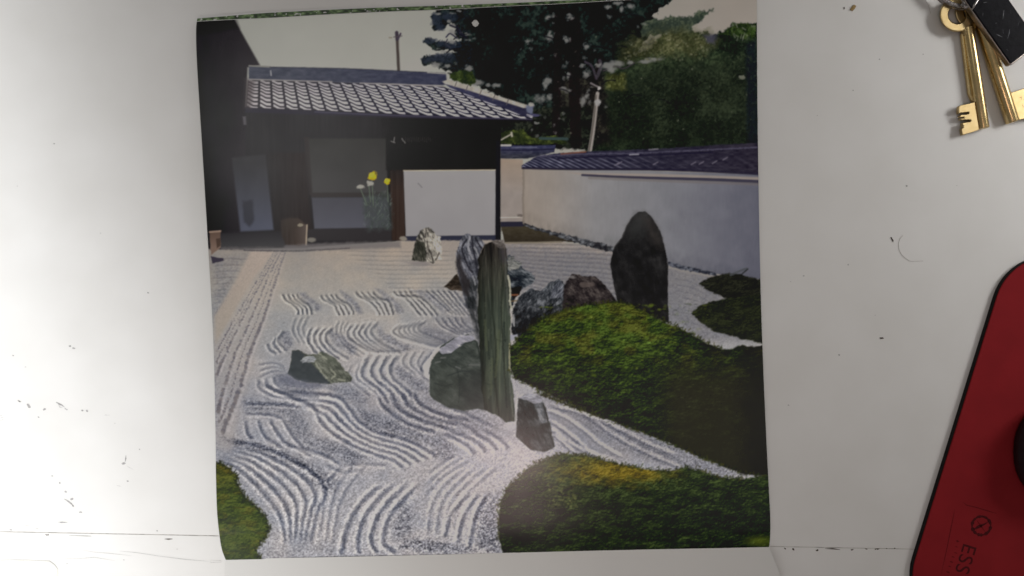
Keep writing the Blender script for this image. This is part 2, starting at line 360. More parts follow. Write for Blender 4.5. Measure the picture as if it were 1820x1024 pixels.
# ---- building: dark facade under the eave
def dark_wall(x, y, sd):
    t = sstep(640, 740, x); u = np.clip((y - 190) / 240, 0, 1)
    c = mixc((37, 36, 38), (20, 19, 19), t)
    c = c + ((fbm(x / 70, y / 70, 71, 3) - .5) * 10)[..., None] + ((vnoise(x / 3, y / 60, 72) - .5) * 3)[..., None]
    return c
poly([(346, 190), (438, 190), (600, 196), (800, 205), (890, 208), (890, 428), (720, 428), (540, 440), (346, 445)], dark_wall)
poly([(346, 28), (416, 33), (434, 66), (462, 116), (440, 120), (436, 200), (436, 445), (346, 445)], lambda x, y, s: mixc((27, 26, 29), (37, 34, 38), np.clip((x - 350) / 90, 0, 1)) + ((fbm(x / 30, y / 80, 73, 3) - .5) * 12)[..., None], soft=1.6)
poly([(346, 20), (418, 32), (424, 50), (350, 62)], (20, 19, 21), soft=5, op=.7)
# eave board and lit edge
poly([(436, 191), (640, 200), (800, 207), (946, 211), (946, 216), (800, 213), (640, 207), (436, 200)], (40, 38, 48), soft=1.5)
stroke([(560, 199), (700, 205), (946, 212)], 1.1, (74, 72, 96), op=.6)
poly([(746, 212), (946, 214), (890, 222), (890, 236), (746, 236)], (20, 19, 19), soft=2)
poly([(431, 207), (437, 207), (438, 222), (433, 222)], (92, 90, 96), soft=1.2, op=.7)
# bays of the facade
poly(R7([(230, 130), (425, 110), (470, 540), (280, 550)]), lambda x, y, s: mixc((46, 46, 49), (74, 78, 92), np.clip((y - 290) / 115, 0, 1)) + ((fbm(x / 14, y / 30, 75, 2) - .5) * 5)[..., None], soft=2)
poly(R7([(290, 375), (350, 368), (360, 480), (335, 520), (298, 500)]), (46, 47, 54), rough=2, soft=2.5, op=.85)
poly(R7([(425, 100), (650, 100), (690, 560), (475, 560)]), lambda x, y, s: mixc((38, 36, 37), (40, 35, 35), np.clip((x - 480) / 50, 0, 1)) + ((vnoise(x / 2.4, y / 50, 76) - .5) * 4)[..., None], soft=3.5)
poly(R7([(655, 20), (1112, 20), (1116, 330), (680, 335)]), lambda x, y, s: mixc((49, 49, 48), (62, 62, 63), np.clip((y - 250) / 95, 0, 1)) + ((fbm(x / 30, y / 30, 77, 2) - .5) * 5)[..., None], soft=2)
poly(R7([(640, 12), (668, 12), (690, 340), (670, 340)]), (46, 42, 42), soft=1.5, op=.8)
poly(R7([(676, 328), (1120, 328), (1122, 354), (684, 356)]), (50, 47, 47), soft=1.4)
poly(R7([(684, 356), (1120, 354), (1128, 528), (700, 536)]), lambda x, y, s: mixc((66, 67, 74), (80, 82, 92), np.clip((y - 350) / 60, 0, 1)) + ((fbm(x / 20, y / 20, 78, 2) - .5) * 4)[..., None], soft=1.5)
poly(R7([(660, 535), (1140, 528), (1140, 606), (660, 600)]), (46, 44, 46), soft=2)
poly(R7([(105, 560), (660, 545), (660, 640), (110, 650)]), lambda x, y, s: mixc((44, 43, 46), (62, 62, 64), np.clip((y - 415) / 25, 0, 1)), soft=3)
poly(R7([(1120, 0), (1205, 0), (1218, 600), (1142, 600)]), lambda x, y, s: mixc((30, 28, 28), (50, 40, 36), np.clip((y - 280) / 60, 0, 1)) + ((vnoise(x / 2.2, y / 60, 79) - .5) * 9)[..., None], soft=1.5)
poly(R7([(1110, 10), (1740, 10), (1740, 196), (1110, 196)]), lambda x, y, s: np.array((23, 22, 22)) + ((vnoise(x / 40, y / 2.5, 80) - .5) * 5)[..., None], soft=3)
for q in ([(1136, 36), (1158, 44)], [(1155, 14), (1152, 40)], [(1198, 20), (1206, 34)], [(1212, 38), (1216, 46)]):
    stroke(R7(q), 1.1, (112, 112, 112), sm=False, op=.8)
for k in range(14):
    stroke([(720 + k * 3.4, 243 + (k % 3)), (721 + k * 3.4, 250 + (k % 4))], .8, (56, 56, 56), sm=False, op=.6)
poly(R7([(1207, 203), (1732, 199), (1730, 572), (1220, 578)]), lambda x, y, s: mixc((138, 138, 140), (134, 134, 137), np.clip((y - 300) / 100, 0, 1)) + ((fbm(x / 40, y / 40, 81, 3) - .5) * 5)[..., None], soft=.9)
stroke(R7([(1207, 203), (1732, 199)]), .9, (176, 166, 146), sm=False)
stroke(R7([(1290, 275), (1312, 298)]), .8, (104, 104, 108), sm=False)
poly(R7([(1218, 576), (1740, 570), (1740, 600), (1218, 606)]), (44, 46, 60), soft=1)
poly(R7([(1732, 30), (1758, 30), (1756, 602), (1730, 602)]), (28, 27, 32), soft=.9)
# flowers in front of the screen
r = np.random.RandomState(8)
poly(R7([(975, 340), (1130, 325), (1140, 535), (1010, 545), (985, 450)]), (60, 65, 66), rough=6, rs=6, soft=5, op=.7)
for i in range(170):
    x, y = R7([(985 + r.rand() * 150, 325 + r.rand() * 215)])[0]
    a = -1.57 + (r.rand() - .5) * 1.6
    stroke([(x, y), (x + 4.5 * math.cos(a), y + 4.5 * math.sin(a))], .7, [(78, 92, 84), (46, 56, 48), (98, 110, 104), (60, 66, 62)][i % 4], sm=False, op=.45)
for q in ([(1028, 250), (1035, 400)], [(1114, 270), (1120, 380)], [(960, 300), (1000, 400)], [(1010, 290), (1020, 380)]): stroke(R7(q), .8, (84, 96, 84), sm=False)
for (cx, cy, rr) in ((1030, 233, 23), (1115, 264, 16)):
    x, y = R7([(cx, cy)])[0]
    blob(x, y, rr / 3.2, rr / 3.2, (196, 168, 26), rough=.45); blob(x - 1, y - 1.5, rr / 5.2, rr / 5.4, (232, 208, 52), rough=.4); blob(x + 1, y + rr / 4.6, rr / 5, rr / 9, (168, 138, 18), rough=.4, op=.7)
for (cx, cy, rx, ry) in ((957, 294, 24, 9), (1018, 278, 20, 12), (1005, 270, 8, 8)):
    x, y = R7([(cx, cy)])[0]; blob(x, y, rx / 3.2, ry / 3.2, (140, 140, 134), rough=.8)
# bucket by the pillar, bench on the veranda
poly(R7([(508, 486), (560, 472), (610, 474), (655, 510), (654, 626), (600, 632), (535, 626), (515, 570)]), lambda x, y, s: mixc((50, 45, 43), (64, 55, 50), np.clip((x - 500) / 40, 0, 1)) + ((vnoise(x / 2.2, y / 30, 99) - .5) * 8)[..., None], rough=1, soft=1.6)
poly(R7([(585, 505), (655, 510), (654, 625), (598, 630)]), lambda x, y, s: mixc((58, 50, 46), (78, 70, 66), np.clip((x - 522) / 22, 0, 1)), rough=1)
poly(R7([(520, 480), (600, 470), (620, 520), (530, 560)]), (56, 50, 46), rough=3, soft=5, op=.6)
stroke(R7([(658, 512), (653, 625)]), 1.3, (150, 138, 122), sm=False); blob(*R7([(620, 512)])[0], 6, 2.5, (124, 118, 104), rough=.8)
blob(*R7([(684, 596)])[0], 8, 4, (108, 106, 100), rough=.3); blob(*R7([(1205, 590)])[0], 7, 4, (124, 120, 112), rough=.3)
# ---- gravel court
grav_pts = [(346, 442), (420, 444), (520, 446), (600, 440), (715, 428), (890, 427), (1000, 430), (1090, 445), (1190, 478), (1400, 520), (1400, 1020), (340, 1020), (340, 446)]
far = np.clip((GY - 440) / 540, 0, 1)
shade = np.zeros((PH, PW), np.float32)          # furrows: light and dark of the raked lines
tint = np.zeros((PH, PW), np.float32)           # 1 = bluish shade of the hollows, painted into the gravel ink
def rake(pts, w, a=1.0, b=None):
    w = w * 1.12; q = smooth(pts, 7); sl, d, sg, t = linedist(q, w * 5)
    x, y = GX[sl], GY[sl]
    d = d * sg + (fbm(x / 5, y / 5, 3, 2) - .5) * w * .9
    e = sstep(0, .1, np.minimum(t, 1 - t)) * (.62 + .76 * fbm(x / 11, y / 8, 4, 2))
    shade[sl] += e * a * (-1.0 * np.exp(-((d + w * .1) / (w * .85)) ** 2) + .75 * np.exp(-((d - w * 1.25) / (w * .6)) ** 2) + .3 * np.exp(-((d + w * 1.7) / (w * .8)) ** 2))
def band(p, q, n, w, a=1.0):
    p = smooth(p, 5); q = smooth(q, 5); m = 26
    rs = lambda c: [np.array([np.interp(k / (m - 1) * (len(c) - 1), range(len(c)), [v[j] for v in c]) for j in (0, 1)]) for k in range(m)]
    p, q = rs(p), rs(q)
    for i in range(n):
        f = i / max(1, n - 1)
        rake([u * (1 - f) + v * f for u, v in zip(p, q)][::3] + [p[-1] * (1 - f) + q[-1] * f], w, a)
def hollow(pts, a=1.0, soft=4, rough=4):
    sl, s = sdf(pts, rough, 7, 6); tint[sl] = np.maximum(tint[sl], a * np.clip(.5 + s / (2 * soft), 0, 1))
# first row of short S-curves
for p, q, n_, h in (([(482, 340), (492, 375), (535, 405), (568, 435), (572, 472)], [(560, 340), (582, 375), (630, 410), (650, 440), (655, 472)], 4, [(575, 338), (612, 335), (660, 378), (716, 418), (705, 448), (670, 440), (618, 390)]),
                    ([(705, 345), (730, 382), (790, 410), (803, 440), (822, 475)], [(790, 342), (815, 375), (860, 400), (890, 430), (905, 472)], 4, [(820, 322), (850, 335), (892, 370), (922, 395), (948, 425), (962, 462), (930, 468), (905, 425), (860, 385)]),
                    ([(912, 326), (940, 360), (1000, 388), (1040, 430), (1062, 474)], [(1012, 326), (1050, 365), (1110, 388), (1130, 430), (1145, 474)], 4, [(1030, 308), (1070, 322), (1112, 350), (1162, 386), (1210, 440), (1200, 462), (1160, 466), (1140, 400), (1090, 375)]),
                    ([(1140, 324), (1165, 352), (1215, 368), (1260, 420), (1312, 478)], [(1232, 324), (1262, 352), (1310, 370), (1370, 425), (1412, 478)], 4, [(1235, 316), (1300, 326), (1385, 345), (1445, 400), (1505, 440), (1440, 468), (1380, 410), (1320, 370)])):
    band(A_(p), A_(q), n_, 2.5, 1.15); hollow(A_(h), .85, 2.5, 2)
band(A_([(1330, 318), (1400, 380), (1500, 470)]), A_([(1500, 318), (1560, 400), (1620, 480)]), 6, 2.3, .9)
hollow(A_([(1380, 330), (1600, 310), (1640, 480), (1520, 470)]), .6, 8)
# second row
band(A_([(390, 640), (400, 675), (440, 708)]), A_([(490, 565), (455, 625), (505, 690)]), 3, 2.8, .9); hollow(A_([(488, 568), (522, 572), (548, 650), (500, 682), (468, 622)]), .9, 3)
band(A_([(660, 540), (632, 592), (640, 640), (672, 690), (720, 735)]), A_([(795, 540), (740, 590), (748, 640), (800, 690), (880, 738)]), 4, 3.0); hollow(A_([(765, 555), (830, 588), (924, 660), (912, 706), (868, 705), (800, 650), (758, 600)]), .9, 4)
band(A_([(905, 525), (872, 570), (885, 612), (960, 662), (1062, 702)]), A_([(1065, 505), (1010, 560), (1022, 602), (1092, 652), (1195, 702)]), 5, 3.0); hollow(A_([(1040, 540), (1092, 578), (1172, 630), (1256, 660), (1222, 694), (1140, 660), (1058, 602)]), 1, 4)
band(A_([(1205, 526), (1150, 560), (1162, 592), (1280, 632), (1415, 668)]), A_([(1355, 496), (1290, 550), (1332, 582), (1412, 612), (1465, 637)]), 6, 2.7, .85); hollow(A_([(1330, 540), (1420, 560), (1520, 600), (1440, 640), (1380, 620), (1310, 570)]), .8, 6)
band(A_([(1390, 486), (1440, 542), (1545, 592)]), A_([(1545, 478), (1572, 530), (1634, 572)]), 5, 2.3, .9); hollow(A_([(1390, 480), (1600, 470), (1640, 600), (1500, 600)]), .75, 8)
# rows round the low rock and below it
band(A_([(1010, 698), (958, 790), (968, 850), (1062, 922), (1110, 1005)]), A_([(1180, 702), (1128, 780), (1140, 850), (1212, 912), (1270, 975)]), 4, 3.6, 1.0); hollow(A_([(1145, 775), (1200, 788), (1335, 880), (1360, 940), (1290, 935), (1220, 880), (1155, 830)]), .95, 4)
rake(A_([(1405, 690), (1335, 770), (1335, 825), (1370, 860)]), 3.5, -1.1); rake(A_([(1440, 700), (1372, 770), (1360, 830)]), 3, .8)
band(B_([(560, 72), (672, 84), (686, 132), (742, 205), (852, 285), (1005, 352), (1150, 402), (1200, 450)]), B_([(300, -90), (440, -20), (640, 5), (820, 22), (880, 92), (950, 180), (1080, 246), (1290, 300), (1400, 385)]), 5, 3.7, 1.05)
band(A_([(335, 850), (342, 912), (450, 962), (640, 985)]), A_([(420, 835), (455, 900), (560, 930), (780, 945)]), 3, 3.2, .8)
hollow(A_([(420, 830), (520, 830), (740, 880), (640, 940), (500, 920)]), .85, 6)
hollow(A_([(720, 900), (860, 880), (990, 950), (1000, 1010), (900, 1000)]), .8, 5)
hollow(B_([(905, 70), (1000, 108), (1150, 150), (1332, 220), (1452, 260), (1512, 332), (1482, 402), (1400, 382), (1300, 282), (1100, 262), (955, 190)]), 1, 6)
band(B_([(258, 152), (268, 232), (300, 270)]), B_([(470, 140), (522, 222), (602, 322), (722, 365), (830, 425)]), 4, 3.6, .95)
rake(B_([(240, 62), (420, 62), (600, 80)]), 3.2, .8); rake(B_([(245, 122), (400, 126), (485, 152)]), 3, .8)
hollow(B_([(240, 30), (560, 50), (600, 130), (642, 232), (762, 282), (902, 322), (984, 382), (902, 435), (762, 372), (622, 322), (540, 242), (500, 130), (260, 100)]), .85, 6)
band(B_([(82, 388), (200, 440), (302, 530), (402, 642), (472, 752), (500, 905)]), B_([(100, 282), (300, 305), (482, 372), (640, 462), (735, 575), (690, 690), (640, 905)]), 6, 4.1, 1.0)
hollow(B_([(108, 258), (262, 268), (442, 318), (602, 388), (722, 458), (806, 522), (772, 605), (702, 562), (562, 452), (382, 362), (222, 322)]), .95, 5)
band(B_([(1085, 538), (1000, 600), (932, 682), (882, 762), (850, 862), (830, 965)]), B_([(1315, 525), (1212, 622), (1122, 732), (1090, 832), (1090, 902), (1160, 955)]), 4, 4.4, 1.05)
hollow(B_([(1195, 640), (1250, 690), (1262, 782), (1242, 852), (1162, 872), (1140, 802), (1180, 702)]), .8, 7); hollow(B_([(1200, 868), (1400, 880), (1602, 920), (1642, 942), (1300, 952), (1180, 920)]), 1, 4)
band(B_([(1610, 595), (1502, 702), (1452, 862)]), B_([(1705, 595), (1632, 752), (1600, 925)]), 3, 4, 1.2)
band(B_([(1560, 450), (1440, 560), (1370, 690), (1350, 860)]), B_([(1790, 420), (1640, 545), (1545, 640), (1500, 800)]), 4, 3.6, .6)
hollow(B_([(1655, 622), (1810, 590), (1765, 680), (1765, 832), (1800, 955), (1652, 932), (1640, 782)]), 1, 8)
band(B_([(1050, 10), (1080, 72), (1152, 132), (1252, 190), (1400, 230)]), B_([(1270, -20), (1302, 62), (1452, 130), (1600, 160)]), 4, 3.8, 1.15)
hollow(B_([(1060, 0), (1300, -20), (1420, 60), (1620, 110), (1800, 190), (1700, 260), (1500, 230), (1250, 190), (1100, 110)]), .75, 12)
band(B_([(1440, 235), (1572, 302), (1632, 362)]), B_([(1680, 215), (1790, 280), (1830, 330)]), 4, 4, 1.0)
band(B_([(1250, 130), (1420, 190), (1560, 260)]), B_([(1420, 60), (1580, 120), (1740, 200)]), 3, 3.6, .8)
for p, q, n_ in (([(560, 480), (540, 560), (580, 640)], [(640, 470), (600, 560), (640, 650)], 3), ([(820, 500), (800, 570), (850, 650), (940, 720)], [(880, 500), (850, 570), (900, 640), (1010, 700)], 3), ([(1230, 690), (1200, 760), (1280, 830)], [(1330, 680), (1290, 760), (1340, 830)], 3), ([(330, 770), (420, 760), (490, 780)], [(330, 850), (420, 810), (500, 810)], 3), ([(900, 760), (870, 840), (930, 900), (1010, 960)], [(950, 750), (920, 840), (980, 890), (1050, 950)], 2)):
    band(A_(p), A_(q), n_, 2.6, .55)
for p, q, n_ in (([(840, 420), (760, 520), (730, 640), (700, 860)], [(1000, 400), (900, 520), (820, 660), (780, 900)], 3), ([(600, 420), (720, 520), (800, 480)], [(860, 430), (960, 420), (1100, 430)], 3), ([(1350, 480), (1420, 430), (1520, 360)], [(1330, 620), (1440, 500), (1600, 400)], 3)):
    band(B_(p), B_(q), n_, 3.4, .5)
# the stream of gravel between the mounds
for q in ([(360, 85), (500, 140), (620, 230), (722, 312), (852, 382)], [(385, 150), (482, 210), (572, 282), (652, 350), (800, 402)], [(395, 190), (522, 292), (662, 362)], [(420, 235), (540, 342)], [(372, 55), (602, 120), (752, 222), (902, 312), (1102, 402), (1202, 444)], [(560, 90), (800, 200), (1000, 300), (1180, 370)]):
    rake(E_(q), 3.4, -1.15)
hollow(E_([(330, 0), (560, 90), (900, 210), (1300, 380), (1560, 480), (1400, 500), (1100, 420), (900, 360), (700, 250), (420, 60)]), .85, 8)
# far plain raked in faint level lines, left court
for k in range(12):
    y = 432 + k * 6.5
    rake([(905 + k * 2, y + 2), (980, y + 3 + k), (1060, y + 4 + k * 1.6), (1110, y + 8 + k * 2)], 1.9, .34)
for k in range(9):
    rake([(376, 462 + k * 11), (410, 460 + k * 11), (450 - k * 5, 462 + k * 11)], 1.8, .22)
for k in range(10):
    y = 446 + k * 8; rake([(600 + 12 * k, y), (700, y + 2), (815, y + 1)], 1.6, .22)
for k in range(8):
    rake([(1195 + 4 * k, 495 + k * 11), (1225 + 5 * k, 500 + k * 12), (1250 + 5 * k, 512 + k * 12)], 1.8, .3)
hollow([(880, 430), (1090, 446), (1260, 480), (1330, 600), (1250, 610), (1190, 575), (1100, 540), (900, 520)], .75, 10)
hollow([(376, 460), (440, 452), (400, 540), (382, 560)], .55, 10)

def gravel(x, y, sd):
    sl = (slice(int(y[0, 0] - PY0), int(y[0, 0] - PY0) + y.shape[0]), slice(int(x[0, 0] - PX0), int(x[0, 0] - PX0) + x.shape[1]))
    f = far[sl]; sh = shade[sl]; ti = tint[sl]
    g1 = vnoise(x / 1.25, y / 1.05, 90); g2 = vnoise(x / 2.6, y / 2.0, 91); g3 = fbm(x / 40, y / 30, 92, 3)
    grain = (g1 - .5) * (.5 + .5 * f) + (g2 - .5) * (.15 + 1.0 * f)
    c = ramp(f, [(0, (144, 137, 130)), (.1, (150, 146, 140)), (.2, (153, 152, 150)), (.5, (152, 153, 160)), (1, (160, 160, 166))])
    c = c + ((g3 - .5)[..., None]) * np.array((26, 18, 8), np.float32)
    cool = np.array((100, 103, 114), np.float32) + (g2 - .5)[..., None] * 34
    tk = ti[..., None] * (.62 + .5 * (vnoise(x / 4, y / 3, 97) - .5)[..., None])
    c = c * (1 - tk) + cool * tk
    c = c + (np.where(sh < 0, np.clip(sh, -1.2, 0) * (54 - 12 * ti) * (.72 + .56 * g2), np.clip(sh, 0, 1.0) * (38 + 20 * f)))[..., None] * np.array((1.05, 1, .9), np.float32)
    c = c + (grain * (22 + 54 * f) * (.8 + .6 * ti))[..., None]
    # dark and bright single stones, larger towards the viewer
    v = vnoise(x / 2.1, y / 1.7, 93)
    c = c + (np.clip(v - .8, 0, 1) * 240 * (f + .1) - np.clip(.2 - v, 0, 1) * 250 * (f + .08))[..., None] * np.array((1, 1, .95), np.float32)
    return np.clip(c, 30, 236)
poly(grav_pts, gravel, rough=1.5, rs=5, soft=1.4)
# coarser, greyer gravel by the garden wall and in the stream
poly([(900, 434), (1090, 450), (1260, 484), (1345, 600), (1340, 612), (1250, 606), (1188, 576), (1095, 535), (960, 520), (905, 500)], (92, 93, 100), soft=14, op=.42)
poly(E_([(330, 0), (560, 90), (900, 210), (1300, 380), (1560, 480), (1380, 500), (1150, 450), (800, 410), (520, 350), (400, 240)]), (98, 99, 106), soft=12, op=.3)
poly(A_([(1250, 520), (1640, 470), (1660, 640), (1400, 680)]), (98, 100, 110), soft=14, op=.22)
poly(B_([(900, 60), (1350, 40), (1850, 190), (1900, 300), (1500, 260)]), (96, 98, 108), soft=16, op=.25)
# paved path: warm slab and rows of dark edging stones
poly([(480, 446), (505, 446), (498, 520), (470, 580), (440, 690), (410, 800), (382, 800), (382, 560), (410, 520), (455, 470)], (168, 158, 150), soft=6, op=.28)
poly(A_([(290, 85), (430, 85), (300, 260), (80, 640), (70, 480), (190, 280)]), lambda x, y, s: mixc((162, 150, 141), (160, 152, 142), np.clip((y - 440) / 150, 0, 1)) + ((vnoise(x / 1.3, y / 1.2, 95) - .5) * 16)[..., None], soft=3, op=.9)
r = np.random.RandomState(12)
for pts, w in (([(430, 88), (330, 262), (200, 482), (85, 690)], .8), ([(455, 88), (370, 242), (250, 472), (130, 722), (85, 835)], 1.0), ([(475, 88), (400, 232), (300, 472), (190, 722), (110, 975), (95, 1060)], 1.1), ([(497, 88), (425, 300), (362, 500), (282, 702), (205, 962), (120, 1180)], 1.35),
               ([(330, 150), (130, 392), (70, 472)], .35), ([(442, 88), (350, 252), (225, 478), (105, 706), (84, 760)], .6), ([(486, 88), (412, 266), (331, 486), (236, 712), (160, 970), (100, 1120)], .7)):
    q = smooth(A_(pts), 30)
    for i in range(len(q) - 1):
        x, y = q[i]; f = (y - 440) / 400
        if r.rand() < .9:
            s = (1.0 + 2.2 * f) * w
            blob(x + r.randn() * (.5 + f), y + r.randn(), s * (.8 + r.rand() * .5), s * (.8 + .5 * r.rand()), [(112, 108, 112), (94, 94, 104), (124, 118, 118)][i % 3], seed=i, rough=.6, op=.45 + .4 * r.rand())
            if i % 2: blob(x + 3 * (1 + f) * w, y - 1, s, s * .8, (196, 192, 194), seed=i + 7, rough=.5, op=.35 * min(1, f * 2 + .2))
poly(R7([(105, 552), (166, 546), (168, 640), (112, 684)]), lambda x, y, s: mixc((86, 70, 62), (116, 98, 88), np.clip((y - 410) / 30, 0, 1)), rough=1)
stroke(R7([(105, 552), (166, 547)]), 1.6, (142, 122, 108), sm=False); poly(R7([(112, 690), (180, 700), (182, 718), (120, 730)]), (58, 54, 66), rough=2); poly(R7([(140, 590), (166, 586), (166, 630), (146, 644)]), (62, 50, 44), op=.8)
# shadow line and step at the foot of the building
poly(R7([(170, 640), (520, 640), (540, 628), (880, 610), (1190, 606), (1190, 640), (860, 652), (600, 662), (170, 652)]), (104, 101, 102), rough=1.5, soft=2.5, op=.8)
stroke(R7([(300, 656), (560, 660), (700, 655), (900, 645)]), 1.2, (70, 68, 72), op=.7, rough=.6)

# ---- plastered garden wall on the right, with its tiled coping
poly(R8([(95, 640), (230, 630), (500, 700), (560, 735), (120, 742)]), lambda x, y, s: mixc((60, 56, 46), (48, 44, 38), np.clip((y - 405) / 25, 0, 1)) + ((fbm(x / 6, y / 3, 101, 3) - .5) * 16)[..., None], rough=2)
stroke(R8([(120, 742), (300, 740), (440, 736)]), 1.4, (118, 112, 100))
poly(R8([(95, 262), (222, 268), (224, 622), (95, 626)]), lambda x, y, s: mixc((140, 128, 116), (134, 128, 124), np.clip((y - 285) / 60, 0, 1)) + ((fbm(x / 12, y / 12, 102, 3) - .5) * 12)[..., None])
poly(R8([(95, 622), (226, 620), (226, 648), (95, 650)]), (40, 40, 52))
stroke(R8([(95, 598), (215, 596)]), .8, (176, 172, 164), sm=False); blob(*R8([(200, 586)])[0], 6, 3, (84, 78, 74), rough=.8, op=.7)
def plaster(x, y, sd):
    t = np.clip((x - 930) / 420, 0, 1)
    c = ramp(t, [(0, (136, 129, 122)), (.12, (135, 130, 125)), (.3, (126, 127, 130)), (.55, (116, 118, 124)), (.8, (101, 103, 113)), (1, (88, 90, 102))])
    n = fbm(x / 24, y / 24, 103, 4) - .5
    c = c + (n * 12)[..., None] + ((vnoise(x / 3, y / 14, 104) - .5) * 3)[..., None]
    low = np.clip(1 - np.abs(y - (398 + (x - 930) * .258)) / 26, 0, 1) * fbm(x / 5, y / 9, 105, 3)   # grime above the footing
    return c - (low * 24)[..., None]
poly(R8([(222, 312), (480, 316), (1000, 335), (1575, 352), (1580, 950), (1320, 918), (1050, 852), (730, 768), (380, 682), (222, 632)]), plaster)
stroke(R8([(224, 320), (226, 420), (221, 500), (225, 560), (226, 625)]), 1.8, (106, 98, 90), op=.55, rough=.5)
poly(R8([(480, 342), (1000, 350), (1570, 368), (1570, 388), (1000, 368), (560, 356)]), (138, 130, 124), soft=1.5, op=.9)
stroke(R8([(560, 356), (760, 366), (1000, 374), (1300, 382), (1572, 394)]), 2.0, (58, 57, 70), taper=-.5)
stroke(R8([(600, 372), (1000, 388), (1570, 408)]), 2.5, (104, 98, 96), op=.5)
# footing stones
poly(R8([(226, 628), (380, 676), (520, 706), (740, 764), (740, 800), (520, 742), (360, 690), (226, 648)]), lambda x, y, s: ramp(fbm(x / 5, y / 4, 106, 3), [(.25, (34, 34, 38)), (.5, (56, 58, 62)), (.75, (100, 104, 110))]), rough=3, rs=5)
poly(R8([(1046, 846), (1180, 880), (1320, 912), (1330, 930), (1180, 905), (1046, 872)]), lambda x, y, s: ramp(fbm(x / 5, y / 4, 107, 3), [(.25, (40, 42, 50)), (.5, (66, 70, 80)), (.75, (98, 102, 112))]), rough=2, rs=5)
# coping tiles
def coping(x, y, sd):
    t = np.clip((x - 930) / 420, 0, 1)
    c = mixc((42, 43, 60), (44, 41, 52), t)
    ph = (x + (y - 270) * 1.5 * (1 - .6 * t)) / (7 + 5 * t)
    line = np.clip(np.sin(ph * 6.283) * 1.3 - .35, 0, 1) * np.clip((y - 278 + t * 8) / 10, 0, 1)
    c = c + (line * np.clip(1.35 - 2.2 * t, .08, 1) * (.4 + .9 * vnoise(x / 9, y / 6, 108)))[..., None] * np.array((92, 94, 100), np.float32)
    return c + ((fbm(x / 9, y / 3, 109, 3) - .5) * 30)[..., None]
poly(R8([(212, 304), (300, 250), (420, 232), (590, 222), (1000, 206), (1300, 186), (1580, 172), (1580, 348), (1200, 330), (480, 320), (220, 316)]), coping, rough=1.2, rs=4)
stroke(R8([(300, 250), (600, 236), (850, 232), (1200, 216), (1560, 198)]), 1.2, (92, 90, 112), op=.55, rough=.9); stroke(R8([(420, 262), (700, 250), (1000, 240), (1300, 226)]), 1.1, (30, 28, 44), op=.9)
stroke(R8([(830, 240), (880, 238)]), 1.2, (146, 146, 158), sm=False, op=.8); stroke(R8([(940, 212), (990, 208)]), 1.2, (118, 116, 126), sm=False, op=.8); stroke(R8([(440, 236), (580, 224)]), 1.4, (110, 72, 58), sm=False, op=.8)
for k, (a_, b_) in enumerate([(745, 300), (760, 295), (965, 296), (1180, 296), (1225, 294), (1300, 290), (1360, 270)]):
    stroke(R8([(a_, b_), (a_ + 24, b_ - 14)]), 1.2, (116, 112, 126), sm=False, op=.6)
stroke(R8([(220, 316), (480, 322), (900, 324), (1200, 332), (1575, 350)]), 2, (34, 32, 46), op=.9)
poly(R8([(95, 190), (300, 188), (410, 184), (400, 226), (250, 262), (95, 262)]), lambda x, y, s: mixc((54, 56, 84), (50, 52, 62), np.clip((y - 258) / 20, 0, 1)) + ((fbm(x / 6, y / 3, 110, 3) - .5) * 36)[..., None], rough=1)
stroke(R8([(100, 187), (152, 187)]), 1.8, (160, 160, 156), sm=False); stroke(R8([(100, 214), (260, 214), (400, 208)]), 1.2, (34, 34, 52)); stroke(R8([(160, 200), (300, 198)]), 1, (104, 108, 128), op=.7)

# ---- main roof: rows of pale S-shaped tiles
rowb = np.array([143.0, 149.5, 154.5, 159.5, 165, 171.5, 178.5, 185.5, 192.5])
def tiles(x, y, sd):
    a = (x - 441) / 430
    for _ in range(3):
        top = 142 + 14.5 * np.clip(a, -.1, 1.1); bot = 192 + 19 * np.clip(a, -.1, 1.1)
        b = np.clip((y - top) / (bot - top), -.2, 1.3)
        a = (x - (441 + (437 - 441) * b)) / (430 + 72 * b)
    col = a * 21.0; f = col - np.floor(col)
    w = sstep(0, .62, f) * (4.0 + 2 * b) - 2.5
    yy = (y - w - top) / (bot - top) * 49.5 + 143
    rr = np.interp(yy, rowb, np.arange(9)); g = rr - np.floor(rr)
    lit = sstep(.06, .2, g) * (1 - sstep(.66, .82, g)) * sstep(.02, .1, f) * (1 - sstep(.84, .92, f))
    lit = lit * (yy > 143.5) * (yy < 192.3)
    edge = sstep(.0, .2, g) * (1 - sstep(.2, .5, g))
    cid = np.floor(col) * 13.7 + np.floor(rr) * 7.3
    var = vnoise(cid, cid * .37, 111)
    hi = mixc((156, 151, 154), (188, 188, 198), np.clip(a * 1.6, 0, 1)) + ((var - .5) * 34)[..., None] + (edge * 14)[..., None]
    hi = hi * (.72 + .28 * np.clip(b * 1.6 + .2, 0, 1))[..., None]
    lo = mixc((46, 44, 48), (34, 34, 46), np.clip(a * 1.6, 0, 1))
    return lo * (1 - lit[..., None]) + hi * lit[..., None]
poly([(441, 142), (600, 146), (786, 154), (850, 170), (946, 206), (946, 211), (800, 207), (640, 199), (437, 191)], tiles, soft=.9)
poly([(436, 140), (452, 142), (446, 194), (434, 192)], (64, 58, 60), soft=4, op=.6)
poly([(442, 117), (480, 119), (620, 122), (793, 130), (794, 150), (785, 152), (590, 146), (442, 141)], lambda x, y, s: mixc((58, 62, 74), (50, 53, 72), np.clip((x - 440) / 350, 0, 1)) + ((fbm(x / 9, y / 4, 112, 3) - .5) * 26)[..., None], soft=1.1, rough=.7, rs=5)
stroke([(443, 117), (480, 119)], 1.4, (112, 112, 108), sm=False); stroke([(442, 141), (590, 145.5)], 1.1, (134, 130, 130), sm=False, op=.8); stroke([(640, 148), (786, 153)], 1.2, (142, 138, 138), sm=False, op=.8)
